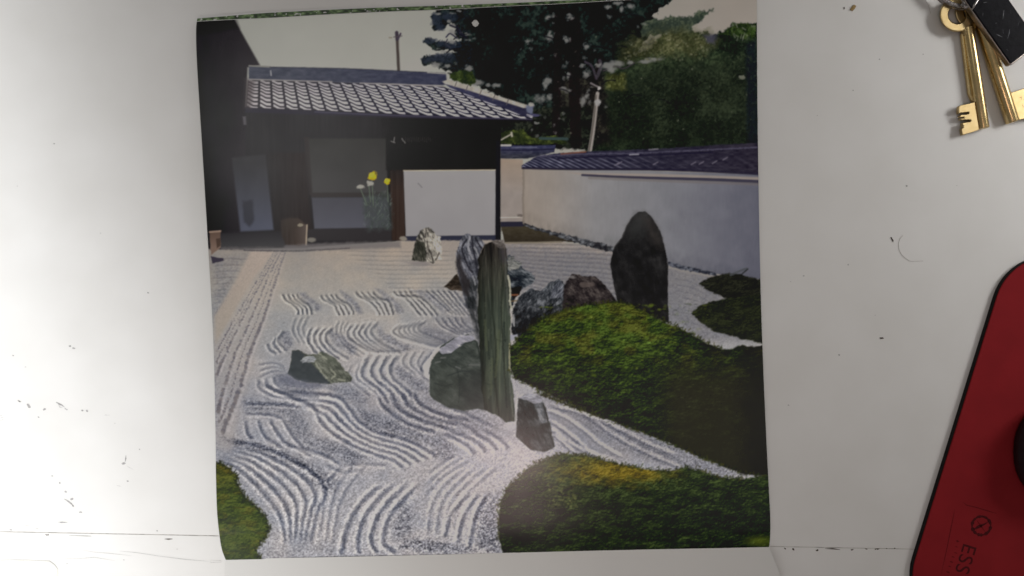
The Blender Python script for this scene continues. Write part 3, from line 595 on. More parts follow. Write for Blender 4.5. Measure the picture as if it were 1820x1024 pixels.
stroke([(481, 126), (482, 134)], 1.2, (150, 150, 154), sm=False, op=.8); stroke([(480, 119.5), (620, 122.5), (792, 130.5)], 1.0, (36, 38, 50), op=.6)
stroke([(760, 129), (793, 131)], 1.0, (140, 140, 136), sm=False)
# hip ridge on the right end
poly([(786, 146), (795, 144), (830, 155), (880, 172), (936, 190), (946, 200), (952, 208), (930, 207), (890, 190), (850, 176), (800, 156)], lambda x, y, s: mixc((52, 54, 78), (44, 44, 62), np.clip((x - 790) / 140, 0, 1)) + ((fbm(x / 6, y / 4, 113, 3) - .5) * 22)[..., None], soft=1)
poly([(786, 145), (796, 141.5), (832, 152), (880, 169), (938, 187), (940, 192), (930, 192), (880, 176), (830, 160), (790, 149)], lambda x, y, s: np.array((150, 147, 140)) + ((vnoise(x / 5, y / 5, 114) - .5) * 26)[..., None], soft=.9)
for x_, y_ in ((812, 150), (832, 156), (856, 165), (880, 173), (904, 181)): stroke([(x_, y_ - 5), (x_ - 4, y_ + 5)], .9, (84, 80, 80), sm=False, op=.8)
blob(943, 193, 6, 9, (92, 98, 118), rough=.7, seed=4); blob(944, 186, 5, 4, (140, 140, 136), rough=.7, seed=5); blob(950, 205, 12, 2.6, (66, 66, 92), rough=.4); stroke([(937, 204), (946, 207)], 1.4, (134, 134, 142), sm=False)

# ---- mosses
def moss(dark, mid, light, gold=None, seed=120, k=1.0, haze=None, sx=9, sy=5):
    def f(x, y, sd):
        h = fbm(x / sx / 2.2, y / sy / 2.2, seed, 5, .6); h2 = fbm((x + 1.5) / sx / 2.2, (y + 2.2) / sy / 2.2, seed, 5, .6)
        fine = vnoise(x / 2.0, y / 1.5, seed + 3)
        f3 = fbm(x / 4.2, y / 2.4, seed + 21, 3, .7); f4 = fbm((x + .8) / 4.2, (y + 1.4) / 2.4, seed + 21, 3, .7)
        v = (h - .5) * 1.0 + (h - h2) * 1.2 + (fine - .5) * .34 + (f3 - .5) * .5 + (f3 - f4) * .9 + .09
        if callable(k): v = v + k(x, y, sd)
        else: v = v + (k - 1)
        c = ramp(v, [(-.45, dark), (.05, mid), (.55, light)])
        if gold is not None:
            g, col = gold; m = g(x, y); c = c * (1 - m[..., None]) + ramp(v, [(-.5, col[0]), (.05, col[1]), (.5, col[2])]) * m[..., None]
        if haze is not None: c = haze(x, y, c)
        return c
    return f
# shaded mounds by the wall
poly(D_([(1235, 85), (1300, 42), (1400, 18), (1500, 28), (1620, 60), (1640, 200), (1420, 185), (1300, 128)]), moss((23, 24, 22), (30, 31, 28), (42, 44, 36), seed=121), rough=2.5, rs=5, soft=1.2)
stroke(D_([(1430, 30), (1500, 0), (1530, -8)]), 2, (70, 74, 78), op=.8); stroke(D_([(1500, 22), (1532, -5)]), 1.2, (44, 46, 48))
poly(D_([(1188, 262), (1240, 216), (1330, 186), (1450, 168), (1640, 145), (1640, 452), (1480, 414), (1330, 374), (1240, 312)]), moss((24, 26, 21), (32, 35, 27), (46, 51, 36), seed=122), rough=2.5, rs=5, soft=1.2)
# rocks behind the big mound
def rock(dark, mid, light, ang=1.4, sl_=16, sw=4, seed=130, bias=0.0, lx=0.0, cx=0, w=60):
    ca, sa = math.cos(ang), math.sin(ang)
    def f(x, y, sd):
        u = x * ca + y * sa; v = -x * sa + y * ca
        a = fbm(u / sl_, v / sw, seed, 5, .55); b = fbm((u + 1) / sl_, (v + 1.4) / sw, seed, 5, .55)
        g_ = fbm(x / 15, y / 12, seed + 7, 3)
        t = (a - .5) * .9 + (g_ - .5) * 1.2 + (a - b) * 1.5 + bias + lx * (x - cx) / w + (vnoise(x / 1.6, y / 1.6, seed + 2) - .5) * .22
        return ramp(t, [(-.5, dark), (.05, mid), (.6, light)])
    return f
poly(T6([(1150, 430), (1180, 400), (1240, 420), (1250, 470), (1310, 480), (1330, 560), (1440, 610), (1485, 690), (1420, 750), (1340, 790), (1260, 850), (1220, 1010), (1150, 1020)]), rock((26, 30, 36), (52, 58, 64), (108, 114, 120), .5, 9, 5, 131), rough=2, rs=4)
poly(T6([(1160, 420), (1240, 420), (1250, 470), (1330, 490), (1300, 560), (1180, 590)]), rock((70, 72, 72), (120, 122, 118), (156, 156, 150), .3, 6, 3, 132), rough=2.5, rs=4, op=.75)
poly(T6([(1190, 780), (1330, 760), (1300, 850), (1230, 900), (1200, 860)]), (26, 24, 24), rough=2); stroke(T6([(1215, 860), (1280, 858)]), 1.5, (128, 84, 62), sm=False, op=.8); stroke(T6([(1210, 930), (1290, 925)]), 1.2, (104, 84, 54), sm=False, op=.7)
poly(C_([(440, 480), (446, 400), (470, 340), (520, 308), (560, 322), (600, 282), (640, 268), (668, 308), (690, 420), (640, 460), (560, 500), (500, 530), (450, 510)]),
     lambda x, y, s: rock((30, 33, 37), (58, 62, 67), (118, 123, 130), 2.4, 7, 6, 133)(x, y, s) * (1.12 - .55 * np.clip((y - 520) / 50, 0, 1))[..., None], rough=3, rs=5)
poly(C_([(610, 300), (640, 270), (668, 310), (650, 345), (600, 350)]), rock((44, 48, 56), (84, 88, 98), (142, 146, 156), 2.2, 8, 3, 134), rough=2, op=.7)
poly(C_([(656, 300), (690, 248), (712, 252), (740, 258), (790, 260), (832, 300), (874, 358), (900, 420), (730, 440), (650, 420)]), rock((29, 27, 29), (46, 42, 43), (78, 73, 71), 1.0, 8, 6, 135, bias=-.02), rough=2, rs=4)
blob(*C_([(690, 262)])[0], 7, 3, (120, 118, 118), rough=.9, op=.7); blob(*C_([(740, 292)])[0], 12, 4, (96, 88, 84), rough=1, op=.6)
# tall dark stone by the wall
poly(R8([(718, 862), (740, 766), (784, 712), (812, 645), (843, 594), (876, 568), (915, 561), (942, 580), (992, 650), (1016, 712), (1036, 800), (1049, 872), (1046, 1050), (1052, 1200), (930, 1150), (760, 1080), (735, 960)]),
     lambda x, y, s: rock((27, 27, 28), (33, 33, 34), (47, 47, 48), 1.45, 30, 13, 136, bias=-.1)(x, y, s) + (np.clip(1 - (y - 372) / 70, 0, 1) * 14)[..., None], rough=1.0, rs=6)
poly(R8([(820, 640), (868, 576), (915, 566), (930, 600), (900, 700), (840, 720)]), (58, 60, 60), rough=6, soft=9, op=.45)
poly(R8([(910, 600), (945, 600), (1000, 700), (1010, 780), (960, 740)]), (60, 56, 54), rough=6, soft=8, op=.5)
stroke(R8([(746, 760), (786, 712), (814, 645), (845, 595)]), 1, (70, 68, 68), op=.4)
# the big moss mound
mound = D_([(88, 478), (150, 402), (300, 290), (440, 238), (560, 212), (740, 192), (850, 222), (950, 278), (1040, 322), (1130, 358), (1210, 400), (1280, 442), (1380, 482), (1420, 480), (1500, 456), (1570, 466), (1660, 450)]) + [(1372, 700), (1376, 850)] + E_([(1700, 496), (1560, 484), (1300, 382), (1100, 292), (900, 212), (760, 162), (560, 90), (330, 0)]) + D_([(540, 852), (300, 742), (112, 652), (96, 600)])
def mound_k(x, y, sd):
    t = (y - 540) / 200; right = np.clip((x - 1130) / 140, 0, 1)
    return .12 - .46 * np.clip(t, 0, 1.4) - .22 * right + .16 * np.exp(-((x - 1085) / 90) ** 2 - ((y - 590) / 45) ** 2) - .3 * np.clip(1 - sd / 16, 0, 1) * (y > 600)
def mound_h(x, y, c):  # brownish reflection haze of the glossy page, painted into the moss ink
    r = sstep(1140, 1215, x) * sstep(600, 700, y)
    c = mixc((0, 0, 0), (1, 1, 1), 1 - .62 * r) * c + np.array((46, 43, 36), np.float32) * (.62 * r)[..., None]
    e = sstep(1290, 1345, x + (fbm(x / 9, y / 12, 145, 3) - .5) * 30) * sstep(590, 640, y)
    return c * (1 - e[..., None] * .7) + np.array((28, 28, 27), np.float32) * (e * .7)[..., None]
poly(mound, moss((21, 26, 19), (38, 50, 25), (76, 97, 42), seed=140, k=mound_k, haze=mound_h, gold=(lambda x, y: .5 * sstep(.42, .7, fbm(x / 26, y / 20, 141, 3)) * (1 - sstep(620, 680, y)), ((34, 32, 20), (64, 60, 28), (96, 90, 42)))), rough=2.4, rs=5, soft=1.1)
# bright flecks of sun along the top
r = np.random.RandomState(20)
for i in range(320):
    x = 960 + r.rand() * 300; y = 540 + r.rand() ** 1.4 * 130
    blob(x, y, 1.5 + r.rand() * 3.5, .8 + r.rand() * 1.2, [(92, 112, 36), (110, 122, 48), (70, 90, 34), (28, 34, 20)][i % 4], seed=i, rough=.8, op=.16 + .34 * r.rand() * (x < 1200))
# ---- standing stones at the centre
poly(T6([(80, 470), (90, 360), (130, 200), (170, 130), (240, 88), (300, 100), (350, 180), (400, 200), (415, 330), (420, 450), (360, 470), (325, 500), (220, 480)]), lambda x, y, s: rock((44, 44, 42), (116, 114, 108), (176, 172, 162), 1.3, 7, 4, 150, lx=.55, cx=757, w=30)(x, y, s), rough=2.2, rs=4)
poly(T6([(85, 465), (88, 370), (150, 240), (220, 260), (235, 380), (240, 480)]), rock((34, 35, 31), (50, 52, 46), (84, 84, 76), 1.4, 8, 4, 151), rough=3, rs=5, op=.85)
for a_ in ([(255, 250), (262, 330), (300, 400), (320, 495)], [(390, 380), (350, 460)], [(240, 130), (230, 200)]): stroke(T6(a_), 1.4, (52, 50, 48), op=.7, rough=.6)
poly(T6([(0, 490), (250, 480), (300, 520), (120, 530)]), (116, 112, 114), rough=2, soft=2, op=.7)
poly(C_([(160, 302), (188, 274), (215, 248), (240, 300), (240, 320), (190, 316)]), rock((32, 29, 26), (48, 43, 38), (72, 64, 56), .3, 8, 4, 152), rough=1.5)
poly(T6([(585, 520), (585, 390), (620, 260), (640, 200), (710, 150), (760, 180), (830, 190), (900, 280), (860, 380), (840, 480), (830, 700), (800, 1020), (690, 1010), (660, 850), (600, 620)]) , rock((42, 44, 50), (80, 83, 92), (132, 135, 144), 1.25, 14, 6, 153), rough=2, rs=5)
poly(C_([(232, 280), (300, 260), (305, 420), (312, 560), (285, 470), (262, 400)]), rock((30, 33, 34), (52, 55, 58), (98, 100, 104), 1.3, 12, 4, 154), rough=4, soft=4, op=.9)
poly(T6([(585, 530), (590, 380), (625, 400), (660, 560), (740, 720), (720, 860), (670, 860), (610, 640)]), (42, 40, 42), rough=4, rs=6, soft=3, op=.85)
for a_ in ([(760, 200), (770, 320), (800, 460), (830, 640)], [(700, 230), (650, 320), (690, 480), (760, 600)], [(800, 210), (830, 270), (870, 330)]): stroke(T6(a_), 1.7, (36, 36, 42), op=.85, rough=.7)
for a_ in ([(735, 200), (720, 330), (770, 450)], [(790, 320), (840, 420)], [(640, 240), (650, 260)], [(770, 650), (800, 740)]): stroke(T6(a_), 1.8, (158, 160, 166), op=.6, rough=.8)
# squat stone at the front
squat = C_([(103, 606), (110, 588), (150, 545), (200, 514), (262, 498), (300, 530), (322, 620), (330, 812), (300, 806), (240, 816), (180, 802), (116, 768), (103, 750), (101, 690)])
poly(squat, lambda x, y, s: rock((44, 50, 48), (59, 66, 63), (80, 86, 82), .6, 24, 10, 160)(x, y, s), rough=1.0, rs=6)
poly(C_([(103, 640), (150, 600), (215, 640), (225, 760), (180, 796), (120, 764), (102, 730)]), lambda x, y, s: rock((50, 56, 53), (66, 73, 69), (86, 92, 87), .9, 18, 9, 163)(x, y, s), rough=4, rs=9, soft=3, op=.75)
poly(C_([(230, 700), (322, 640), (330, 812), (300, 806), (240, 816)]), (46, 51, 50), rough=5, rs=9, soft=4, op=.6)
for a_ in ([(215, 640), (225, 700), (222, 780)], [(150, 600), (180, 622), (215, 640), (270, 628)], [(120, 700), (160, 712), (200, 704)]): stroke(C_(a_), 1.1, (40, 46, 45), op=.6, rough=.8)
poly(T7([(235, 400), (330, 340), (450, 250), (530, 225), (640, 235), (670, 280), (560, 310), (500, 360), (400, 430), (300, 450)]), rock((104, 106, 116), (136, 137, 148), (168, 168, 176), .5, 16, 6, 161), rough=1.5, rs=5)
for a_ in ([(510, 340), (640, 300)], [(250, 410), (290, 450), (400, 440)], [(590, 570), (720, 565)], [(360, 690), (520, 640), (660, 650)]): stroke(T7(a_), 1.2, (44, 50, 50), op=.7)
for a_ in ([(280, 488), (330, 485)], [(220, 540), (270, 530)], [(600, 568), (720, 566)], [(450, 590), (500, 610)]): stroke(T7(a_), 1.4, (108, 112, 110), op=.6)
stroke(T7([(245, 385), (180, 470), (140, 560), (120, 650)]), 3.4, (196, 192, 190), op=.75, rough=.4)
# tall column stone
column = C_([(303, 175), (330, 132), (365, 111), (402, 116), (420, 150), (424, 250), (436, 330), (436, 450), (434, 600), (440, 700), (454, 790), (458, 856), (420, 864), (395, 842), (330, 812), (318, 750), (312, 600), (303, 450), (300, 300)])
def col_stone(x, y, s):
    t = np.clip((y - 440) / 120, 0, 1)
    a = fbm(x / 3.4 + (y - 600) * .012, y / 55, 170, 4, .6); b = fbm(x / 1.7, y / 28, 171, 3)
    v = (a - .5) * 1.6 + (b - .5) * .8
    c = ramp(v, [(-.7, (42, 48, 45)), (.02, (55, 62, 55)), (.8, (76, 83, 70))])
    d = ramp(v, [(-.5, (26, 25, 25)), (.02, (40, 38, 36)), (.6, (70, 66, 60))])
    c = d * (1 - t[..., None]) + c * t[..., None]
    c = c * (1 - .22 * sstep(700, 745, y))[..., None]
    fx = x - (868 + (y - 560) * .05); c = c * (1 + .16 * sstep(8, 14, fx) - .2 * sstep(-6, -14, fx) + .22 * np.exp(-((fx - 3 - 3 * np.sin(y / 40)) / 2.2) ** 2) - .28 * np.exp(-((fx - 9 - 2 * np.sin(y / 23)) / 1.6) ** 2))[..., None]
    e = np.clip(1 - s / 7, 0, 1) * (x < 862)
    return c * (1 - .3 * e)[..., None]
poly(column, col_stone, rough=2.4, rs=10)
for a_, w_, c_ in (([(335, 140), (322, 240), (330, 400), (322, 560)], 1.3, (30, 32, 31)), ([(392, 135), (402, 260), (398, 420), (410, 620), (420, 800)], 1.5, (36, 40, 36)), ([(362, 300), (356, 460), (366, 640), (380, 800)], 1.1, (40, 46, 40)), ([(415, 180), (420, 300), (428, 420)], 1.4, (84, 88, 84)), ([(345, 480), (350, 620), (346, 760)], 1.4, (78, 86, 74)), ([(430, 640), (436, 740), (448, 840)], 1.4, (92, 98, 92)), ([(330, 700), (350, 706), (372, 700)], .9, (38, 44, 42)), ([(380, 520), (400, 528), (420, 520)], .9, (40, 46, 40))):
    stroke(C_(a_), w_, c_, op=.55, rough=.8)
poly(T6([(990, 240), (1120, 235), (1130, 300), (1145, 340), (1080, 330), (1020, 290)]), rock((66, 62, 60), (96, 92, 90), (134, 130, 127), .4, 8, 4, 172), rough=2, rs=4, op=.7)
poly(T6([(1080, 330), (1145, 340), (1150, 500), (1100, 480)]), (58, 56, 62), rough=3, soft=4, op=.6)
for a_ in ([(1172, 640), (1190, 740), (1196, 860), (1192, 915)], [(1190, 925), (1212, 1024)]): stroke(T6(a_), 1.7, (176, 176, 160), op=.85, rough=.6)
stroke(T7([(1105, 0), (1112, 120)]), 1.4, (164, 166, 168), op=.7, rough=.8); stroke(T7([(1062, 330), (1058, 470), (1062, 610)]), 1.3, (148, 146, 120), op=.85, rough=.6); stroke(T7([(1070, 620), (1100, 700), (1120, 850)]), 1.4, (164, 164, 168), op=.6, rough=.7)
poly(T7([(1070, 225), (1150, 215), (1158, 245), (1100, 290), (1070, 270)]), (142, 144, 156), rough=2)
for a_ in ([(940, 170), (930, 420), (900, 700)], [(780, 60), (800, 400)], [(860, 500), (850, 900)]): stroke(T7(a_), 2.4, (92, 100, 74), op=.35, rough=.7)
for a_ in ([(690, 320), (730, 520), (745, 800)], [(1000, 80), (1010, 300)], [(820, 300), (830, 500)]): stroke(T7(a_), 1.5, (34, 40, 38), op=.6, rough=.6)
# small leaning stone in front
poly(C_([(466, 765), (510, 744), (562, 760), (582, 800), (602, 880), (620, 966), (580, 986), (520, 976), (458, 920)]), lambda x, y, s: rock((27, 31, 30), (41, 46, 45), (70, 76, 78), 1.2, 14, 7, 180, lx=.12, cx=950, w=40)(x, y, s), rough=1.6, rs=5)
poly(C_([(468, 764), (510, 742), (566, 762), (568, 782), (530, 786), (500, 770)]), rock((112, 114, 122), (146, 148, 158), (176, 178, 186), .3, 10, 4, 181), rough=1.5)
poly(C_([(530, 786), (566, 782), (592, 860), (560, 870), (545, 820)]), rock((50, 56, 58), (84, 90, 96), (140, 144, 150), 1.3, 10, 4, 182), rough=2, op=.8)
stroke(C_([(462, 770), (458, 830), (455, 870)]), 2.2, (176, 176, 178), op=.7, rough=.8); blob(*C_([(430, 880)])[0], 12, 6, (172, 172, 176), rough=1, op=.5)
# low rock among the furrows
poly(T8([(200, 410), (225, 340), (240, 260), (250, 150), (330, 140), (420, 190), (540, 190), (590, 160), (660, 190), (740, 230), (800, 300), (850, 370), (900, 400), (940, 455), (915, 510), (820, 510), (740, 515), (660, 530), (560, 520), (420, 510), (280, 470)]),
     rock((64, 68, 63), (88, 92, 84), (128, 131, 121), .9, 10, 6, 190), rough=1.5, rs=4)
poly(T8([(200, 410), (225, 340), (240, 260), (250, 150), (330, 145), (400, 200), (350, 260), (470, 290), (540, 370), (620, 430), (660, 490), (690, 525), (560, 520), (420, 510), (280, 470)]), lambda x, y, s: np.array((62, 67, 70)) + ((fbm(x / 8, y / 6, 191, 3) - .5) * 14)[..., None], rough=1.2, rs=5)
poly(T8([(340, 260), (400, 215), (480, 210), (530, 240), (500, 280), (420, 280), (370, 290)]), rock((108, 112, 116), (146, 150, 154), (184, 186, 188), .2, 8, 4, 192), rough=1.8, rs=4)
poly(T8([(560, 170), (640, 190), (740, 240), (790, 310), (700, 300), (600, 230)]), (82, 88, 79), rough=3, soft=2, op=.6)
for a_ in ([(560, 180), (640, 250)], [(520, 300), (590, 400), (640, 460)], [(690, 360), (740, 420), (700, 470)], [(780, 480), (850, 490)]): stroke(T8(a_), 1.6, (176, 178, 160), op=.5, rough=.8)
poly(T8([(60, 470), (190, 400), (280, 470), (420, 512), (640, 530), (560, 580), (300, 570), (120, 540)]), (104, 108, 122), rough=3, soft=5, op=.7)
# ---- moss in the near corners
poly([(340, 820)] + B_([(78, 405), (160, 440), (205, 490), (215, 560), (270, 630), (330, 680), (380, 740), (400, 820), (385, 860), (345, 890), (325, 940), (352, 990), (360, 1040)]) + [(340, 1024)],
     moss((36, 44, 22), (58, 72, 32), (92, 104, 44), seed=200, k=lambda x, y, s: .02 - .4 * np.clip(1 - s / 8, 0, 1), gold=(lambda x, y: .6 * sstep(440, 395, x + (y - 820) * .1) * 0 + .5 * np.clip(1 - (y - 820) / 60, 0, 1) + .35 * sstep(.55, .7, fbm(x / 16, y / 9, 201, 3)), ((52, 46, 18), (84, 74, 28), (112, 100, 40))), sx=11, sy=5), rough=3.2, rs=5, soft=1.2)
front = E_([(130, 1000), (92, 880), (88, 760), (100, 650), (150, 552), (270, 442), (390, 382), (480, 358), (620, 374), (800, 420), (960, 450), (1100, 466), (1210, 444), (1300, 460), (1400, 500), (1560, 512), (1800, 470), (1800, 1000)])
def front_k(x, y, s):
    a = np.clip((y - 815) / 110, 0, 1)
    return .13 - .4 * a - .12 * np.clip((x - 1160) / 120, 0, 1) - .2 * np.clip((980 - x) / 100, 0, 1) * np.clip(a * 2, 0, 1)
def front_h(x, y, c):
    g = np.clip(1 - np.hypot((x - 1350) / 36, (y - 962) / 14), 0, 1)
    return c + g[..., None] * np.array((40, 44, 8), np.float32)
goldm = lambda x, y: np.clip(1.3 - np.hypot((x - 1095) / 105, (y - 836) / 28) + (fbm(x / 9, y / 7, 211, 3) - .5) * .9, 0, 1)
poly(front, moss((23, 28, 21), (36, 46, 29), (70, 86, 46), seed=210, k=front_k, haze=front_h, gold=(goldm, ((46, 42, 18), (90, 80, 26), (132, 118, 44)))), rough=2.6, rs=5, soft=1.2)
for i in range(140):
    x = 975 + r.rand() * 50; y = 860 + r.rand() * 45
    blob(x, y, 1 + r.rand() * 2.2, .8 + r.rand(), [(104, 112, 56), (120, 126, 72), (40, 44, 28)][i % 3], seed=i, rough=.8, op=.15 + .35 * r.rand())
# ragged fringe of sprigs where the moss meets the gravel
rf = np.random.RandomState(44)
corner = B_([(78, 405), (160, 440), (205, 490), (215, 560), (270, 630), (330, 680), (380, 740), (400, 820), (385, 860), (345, 890), (325, 940), (352, 990)])
for line in (front[1:16], mound[:13], mound[18:], corner):
    for i in range(len(line) - 1):
        (ax, ay), (bx, by) = line[i], line[i + 1]
        n_ = int(math.hypot(bx - ax, by - ay) / 1.3)
        for k in range(n_):
            t = rf.rand(); x = ax + (bx - ax) * t + rf.randn() * 1.8; y = ay + (by - ay) * t + rf.randn() * 1.8; a = -1.57 + (rf.rand() - .5) * 3.6; l = 2 + rf.rand() * 4
            g = rf.rand()
            stroke([(x, y), (x + l * math.cos(a), y + l * math.sin(a))], .6 + .6 * rf.rand(), [(28 + 26 * g, 34 + 32 * g, 20 + 14 * g), (24, 27, 20), (44 + 20 * g, 44 + 22 * g, 26)][k % 3], sm=False, op=.6)
for i in range(420):
    x = 905 + rf.rand() * 420; y = 545 + rf.rand() * 190; yi, xi = int(y - PY0), int(x - PX0); c = img[yi, xi]
    if c[1] > c[2] + 8 and c.mean() < 110: blob(x, y, 1 + rf.rand() * 2, .7 + rf.rand(), c * (1.25 + .35 * rf.rand()) if i % 3 else c * .62, seed=i, rough=.9, op=.5)
# rim of the gravel under the mounds
def soft_blur(a, n=1):
    for _ in range(n):
        a = (np.roll(a, 1, 0) + 2 * a + np.roll(a, -1, 0)) / 4
        a = (np.roll(a, 1, 1) + 2 * a + np.roll(a, -1, 1)) / 4
    return a
img = np.clip(.55 * img + .45 * soft_blur(img, 1), 0, 255)
# ------------------------------------------------------------------ desk: two laminate panels that meet in a seam
def seam_y(px): return 945 + (px - 0) * 0.0193
L_, Rr = -700, 2700
GAP = 0.5
def panel(name, pts, label):
    bm = bmesh.new(); prism(bm, px_outline(pts, 0), -0.025, 0.0, 0.00012, 1)
    return tag(bm_obj(name, bm, M['desk']), label, kind='structure')
rear = panel('desk_panel', [(L_, seam_y(L_) - GAP), (Rr, seam_y(Rr) - GAP), (Rr, -900), (L_, -900)], 'large white laminate desk top under the calendar, keys and mouse pad')
front = panel('desk_panel', [(L_, 2300), (Rr, 2300), (Rr, seam_y(Rr) + GAP), (L_, seam_y(L_) + GAP)], 'strip of white desk top below the dirty seam line')
bm = bmesh.new(); prism(bm, px_outline([(L_, seam_y(L_) + 2), (Rr, seam_y(Rr) + 2), (Rr, seam_y(Rr) - 2), (L_, seam_y(L_) - 2)], 0), -0.03, -0.00025)
tag(bm_obj('seam_filler', bm, M['desk_core']), 'grimy seam between the two white desk panels', kind='structure')

def strip(bm, pts, w, z=0.00006, seed=0):
    """thin uneven mark lying on the desk"""
    r = random.Random(seed); n = len(pts); left = []; right = []
    for i, p in enumerate(pts):
        a = Vector(pts[min(i + 1, n - 1)]) - Vector(pts[max(i - 1, 0)]); a.normalize(); nrm = Vector((-a.y, a.x))
        e = (1.0 if 0 < i < n - 1 else .25) * w * (.55 + .9 * r.random())
        left.append(bm.verts.new(P(p[0] + nrm.x * e, p[1] + nrm.y * e, z))); right.append(bm.verts.new(P(p[0] - nrm.x * e, p[1] - nrm.y * e, z)))
    for i in range(n - 1): bm.faces.new((left[i], left[i + 1], right[i + 1], right[i]))
def mark(pts, w, m, parent, seed, name='scuff_mark'):
    if len(pts) == 2:
        (a, b), (c, d) = pts; r = random.Random(seed)
        pts = [(a + (c - a) * k / 5 + r.uniform(-.6, .6), b + (d - b) * k / 5 + r.uniform(-.6, .6)) for k in range(6)]
    bm = bmesh.new(); strip(bm, pts, w, seed=seed); return bm_obj(name, bm, m, parent)
zz = Z(0, 690, 4.877)
scuffs = [(zz([(485, 120), (510, 135), (540, 150), (560, 165)]), 1.5), (zz([(500, 130), (520, 165), (545, 172)]), 1.0), (zz([(560, 175), (585, 190)]), 1.2), (zz([(235, 135), (262, 170)]), 2.6), (zz([(160, 110), (180, 120)]), 1.3), (zz([(370, 185), (395, 180)]), 1.6),
          (zz([(330, 245), (342, 256)]), 1.2), (zz([(0, 255), (38, 252)]), .9), (zz([(0, 235), (20, 240)]), .8), (zz([(0, 280), (40, 272)]), .7), (zz([(705, 190), (720, 198)]), 1.7), (zz([(745, 190), (765, 205)]), 1.8), (zz([(905, 235), (955, 232)]), .7),
          (zz([(1092, 580), (1090, 610), (1084, 640)]), 1.4), (zz([(1055, 655), (1090, 650)]), 2.0), (zz([(1100, 675), (1125, 690), (1155, 705)]), 1.1), (zz([(1205, 528), (1216, 532)]), 1.5), (zz([(510, 820), (525, 826)]), 1.7), (zz([(1100, 806), (1114, 808)]), 1.7), (zz([(560, 890), (580, 905)]), 1.6),
          (zz([(558, 960), (590, 980), (615, 1000), (640, 1024)]), 1.4), (zz([(610, 965), (638, 955)]), 2.2), (zz([(440, 760), (460, 764)]), 1.2), (zz([(990, 305), (1002, 308)]), 1.0), (zz([(1010, 840), (1050, 850)]), .7)]
zq = Z(0, 900, 4.55)
scuffs += [(zq([(470, 128), (500, 130), (545, 130)]), 1.3), (zq([(640, 46), (662, 50)]), 1.8), (zq([(585, -8), (596, 4)]), 1.4), (zq([(1266, 198), (1278, 200)]), 1.5), (zq([(75, 190), (100, 190)]), 1.2), (zq([(285, 180), (310, 182)]), 1.1), (zq([(185, 163), (245, 152)]), .7)]
zs = Z(0, 560, 6.4)
scuffs += [(zs([(785, 350), (805, 356)]), 1.8), (zs([(820, 375), (855, 382)]), 1.4), (zs([(140, 460), (152, 462)]), 1.3), (zs([(200, 965), (232, 985)]), 1.0), (zs([(280, 588), (300, 590)]), .9)]
for i, (p, w) in enumerate(scuffs):
    mark(p, w * .8, M['scuff'] if w > 1.15 else M['faint'], rear, i)
for i, (p, w) in enumerate([(zq([(668, 355), (760, 370), (880, 380), (1065, 400)]), .8), (zq([(965, 362), (1100, 374), (1300, 405), (1500, 430), (1690, 445)]), .9), (zq([(525, 422), (640, 424), (760, 412), (930, 440)]), .8), (zq([(1700, 436), (1785, 440), (1790, 452), (1705, 455), (1698, 440)]), .6), (zq([(995, 430), (1006, 434)]), 1.2), (zq([(535, 465), (550, 460)]), 1.1), (zq([(1425, 345), (1436, 347)]), 1.0)]):
    mark(p, w * .75, M['faint'], front, 50 + i)
zr = Z(1100, 760, 3.25)
for i, (p, w) in enumerate([(zr([(1190, 700), (1235, 700), (1278, 706)]), 1.2), (zr([(1000, 702), (1014, 704)]), 1.6), (zr([(1138, 708), (1152, 710)]), 1.3), (zr([(1340, 706), (1356, 707)]), 1.3), (zr([(955, 699), (965, 700)]), 1.0), (zr([(1478, 702), (1505, 700)]), 1.0), (zr([(1545, 698), (1550, 700)]), 1.0), (zr([(1590, 698), (1597, 700)]), 1.1), (zr([(1420, 700), (1438, 702)]), .7), (zq([(1330, 264), (1360, 266), (1395, 264)]), 1.1), (zq([(560, 236), (700, 240), (740, 241)]), .7), (zq([(365, 231), (395, 232)]), .9)]):
    mark(p, w, M['grime'], front, 80 + i, 'seam_grime')
for i, (a, b) in enumerate([(1405, 500), (1427, 490), (1490, 630), (1700, 330), (1562, 105), (1506, 470), (1452, 205), (1640, 96), (1400, 720), (178, 414), (95, 255), (262, 520), (30, 330), (1515, 160), (1610, 330), (1555, 560)]):
    mark([(a, b), (a + 1 + i % 3, b + 1)], .55 + .3 * (i % 3), M['scuff'], rear, 120 + i, 'speck')
# strip of clear tape stuck on at the lower corner
bm = bmesh.new(); prism(bm, px_outline([(-420, 1120), (103, 1120), (103, 1011), (97, 1003), (88, 996), (60, 995.5), (-420, 993)], 0), 0.0, 0.00012)
tape = tag(bm_obj('clear_tape', bm, M['tape']), 'strip of yellowed clear tape with cut corner stuck below the desk seam', 'tape')
mark([(2, 995.4), (30, 995.2), (60, 996), (88, 997.5), (97, 1004), (102.5, 1011)], .55, M['faint'], tape, 160, 'tape_edge').location.z += .00014

# ------------------------------------------------------------------ wall calendar
def curve(pts):
    xs = [p[0] for p in pts]; ys = [p[1] for p in pts]
    return lambda t: np.interp(t, xs, ys)
def smooth_curve(pts):
    """Catmull-Rom through (t, value) pairs, sampled"""
    q = smooth(pts, 16); xs = [p[0] for p in q]; ys = [p[1] for p in q]
    return lambda t: np.interp(t, xs, ys)
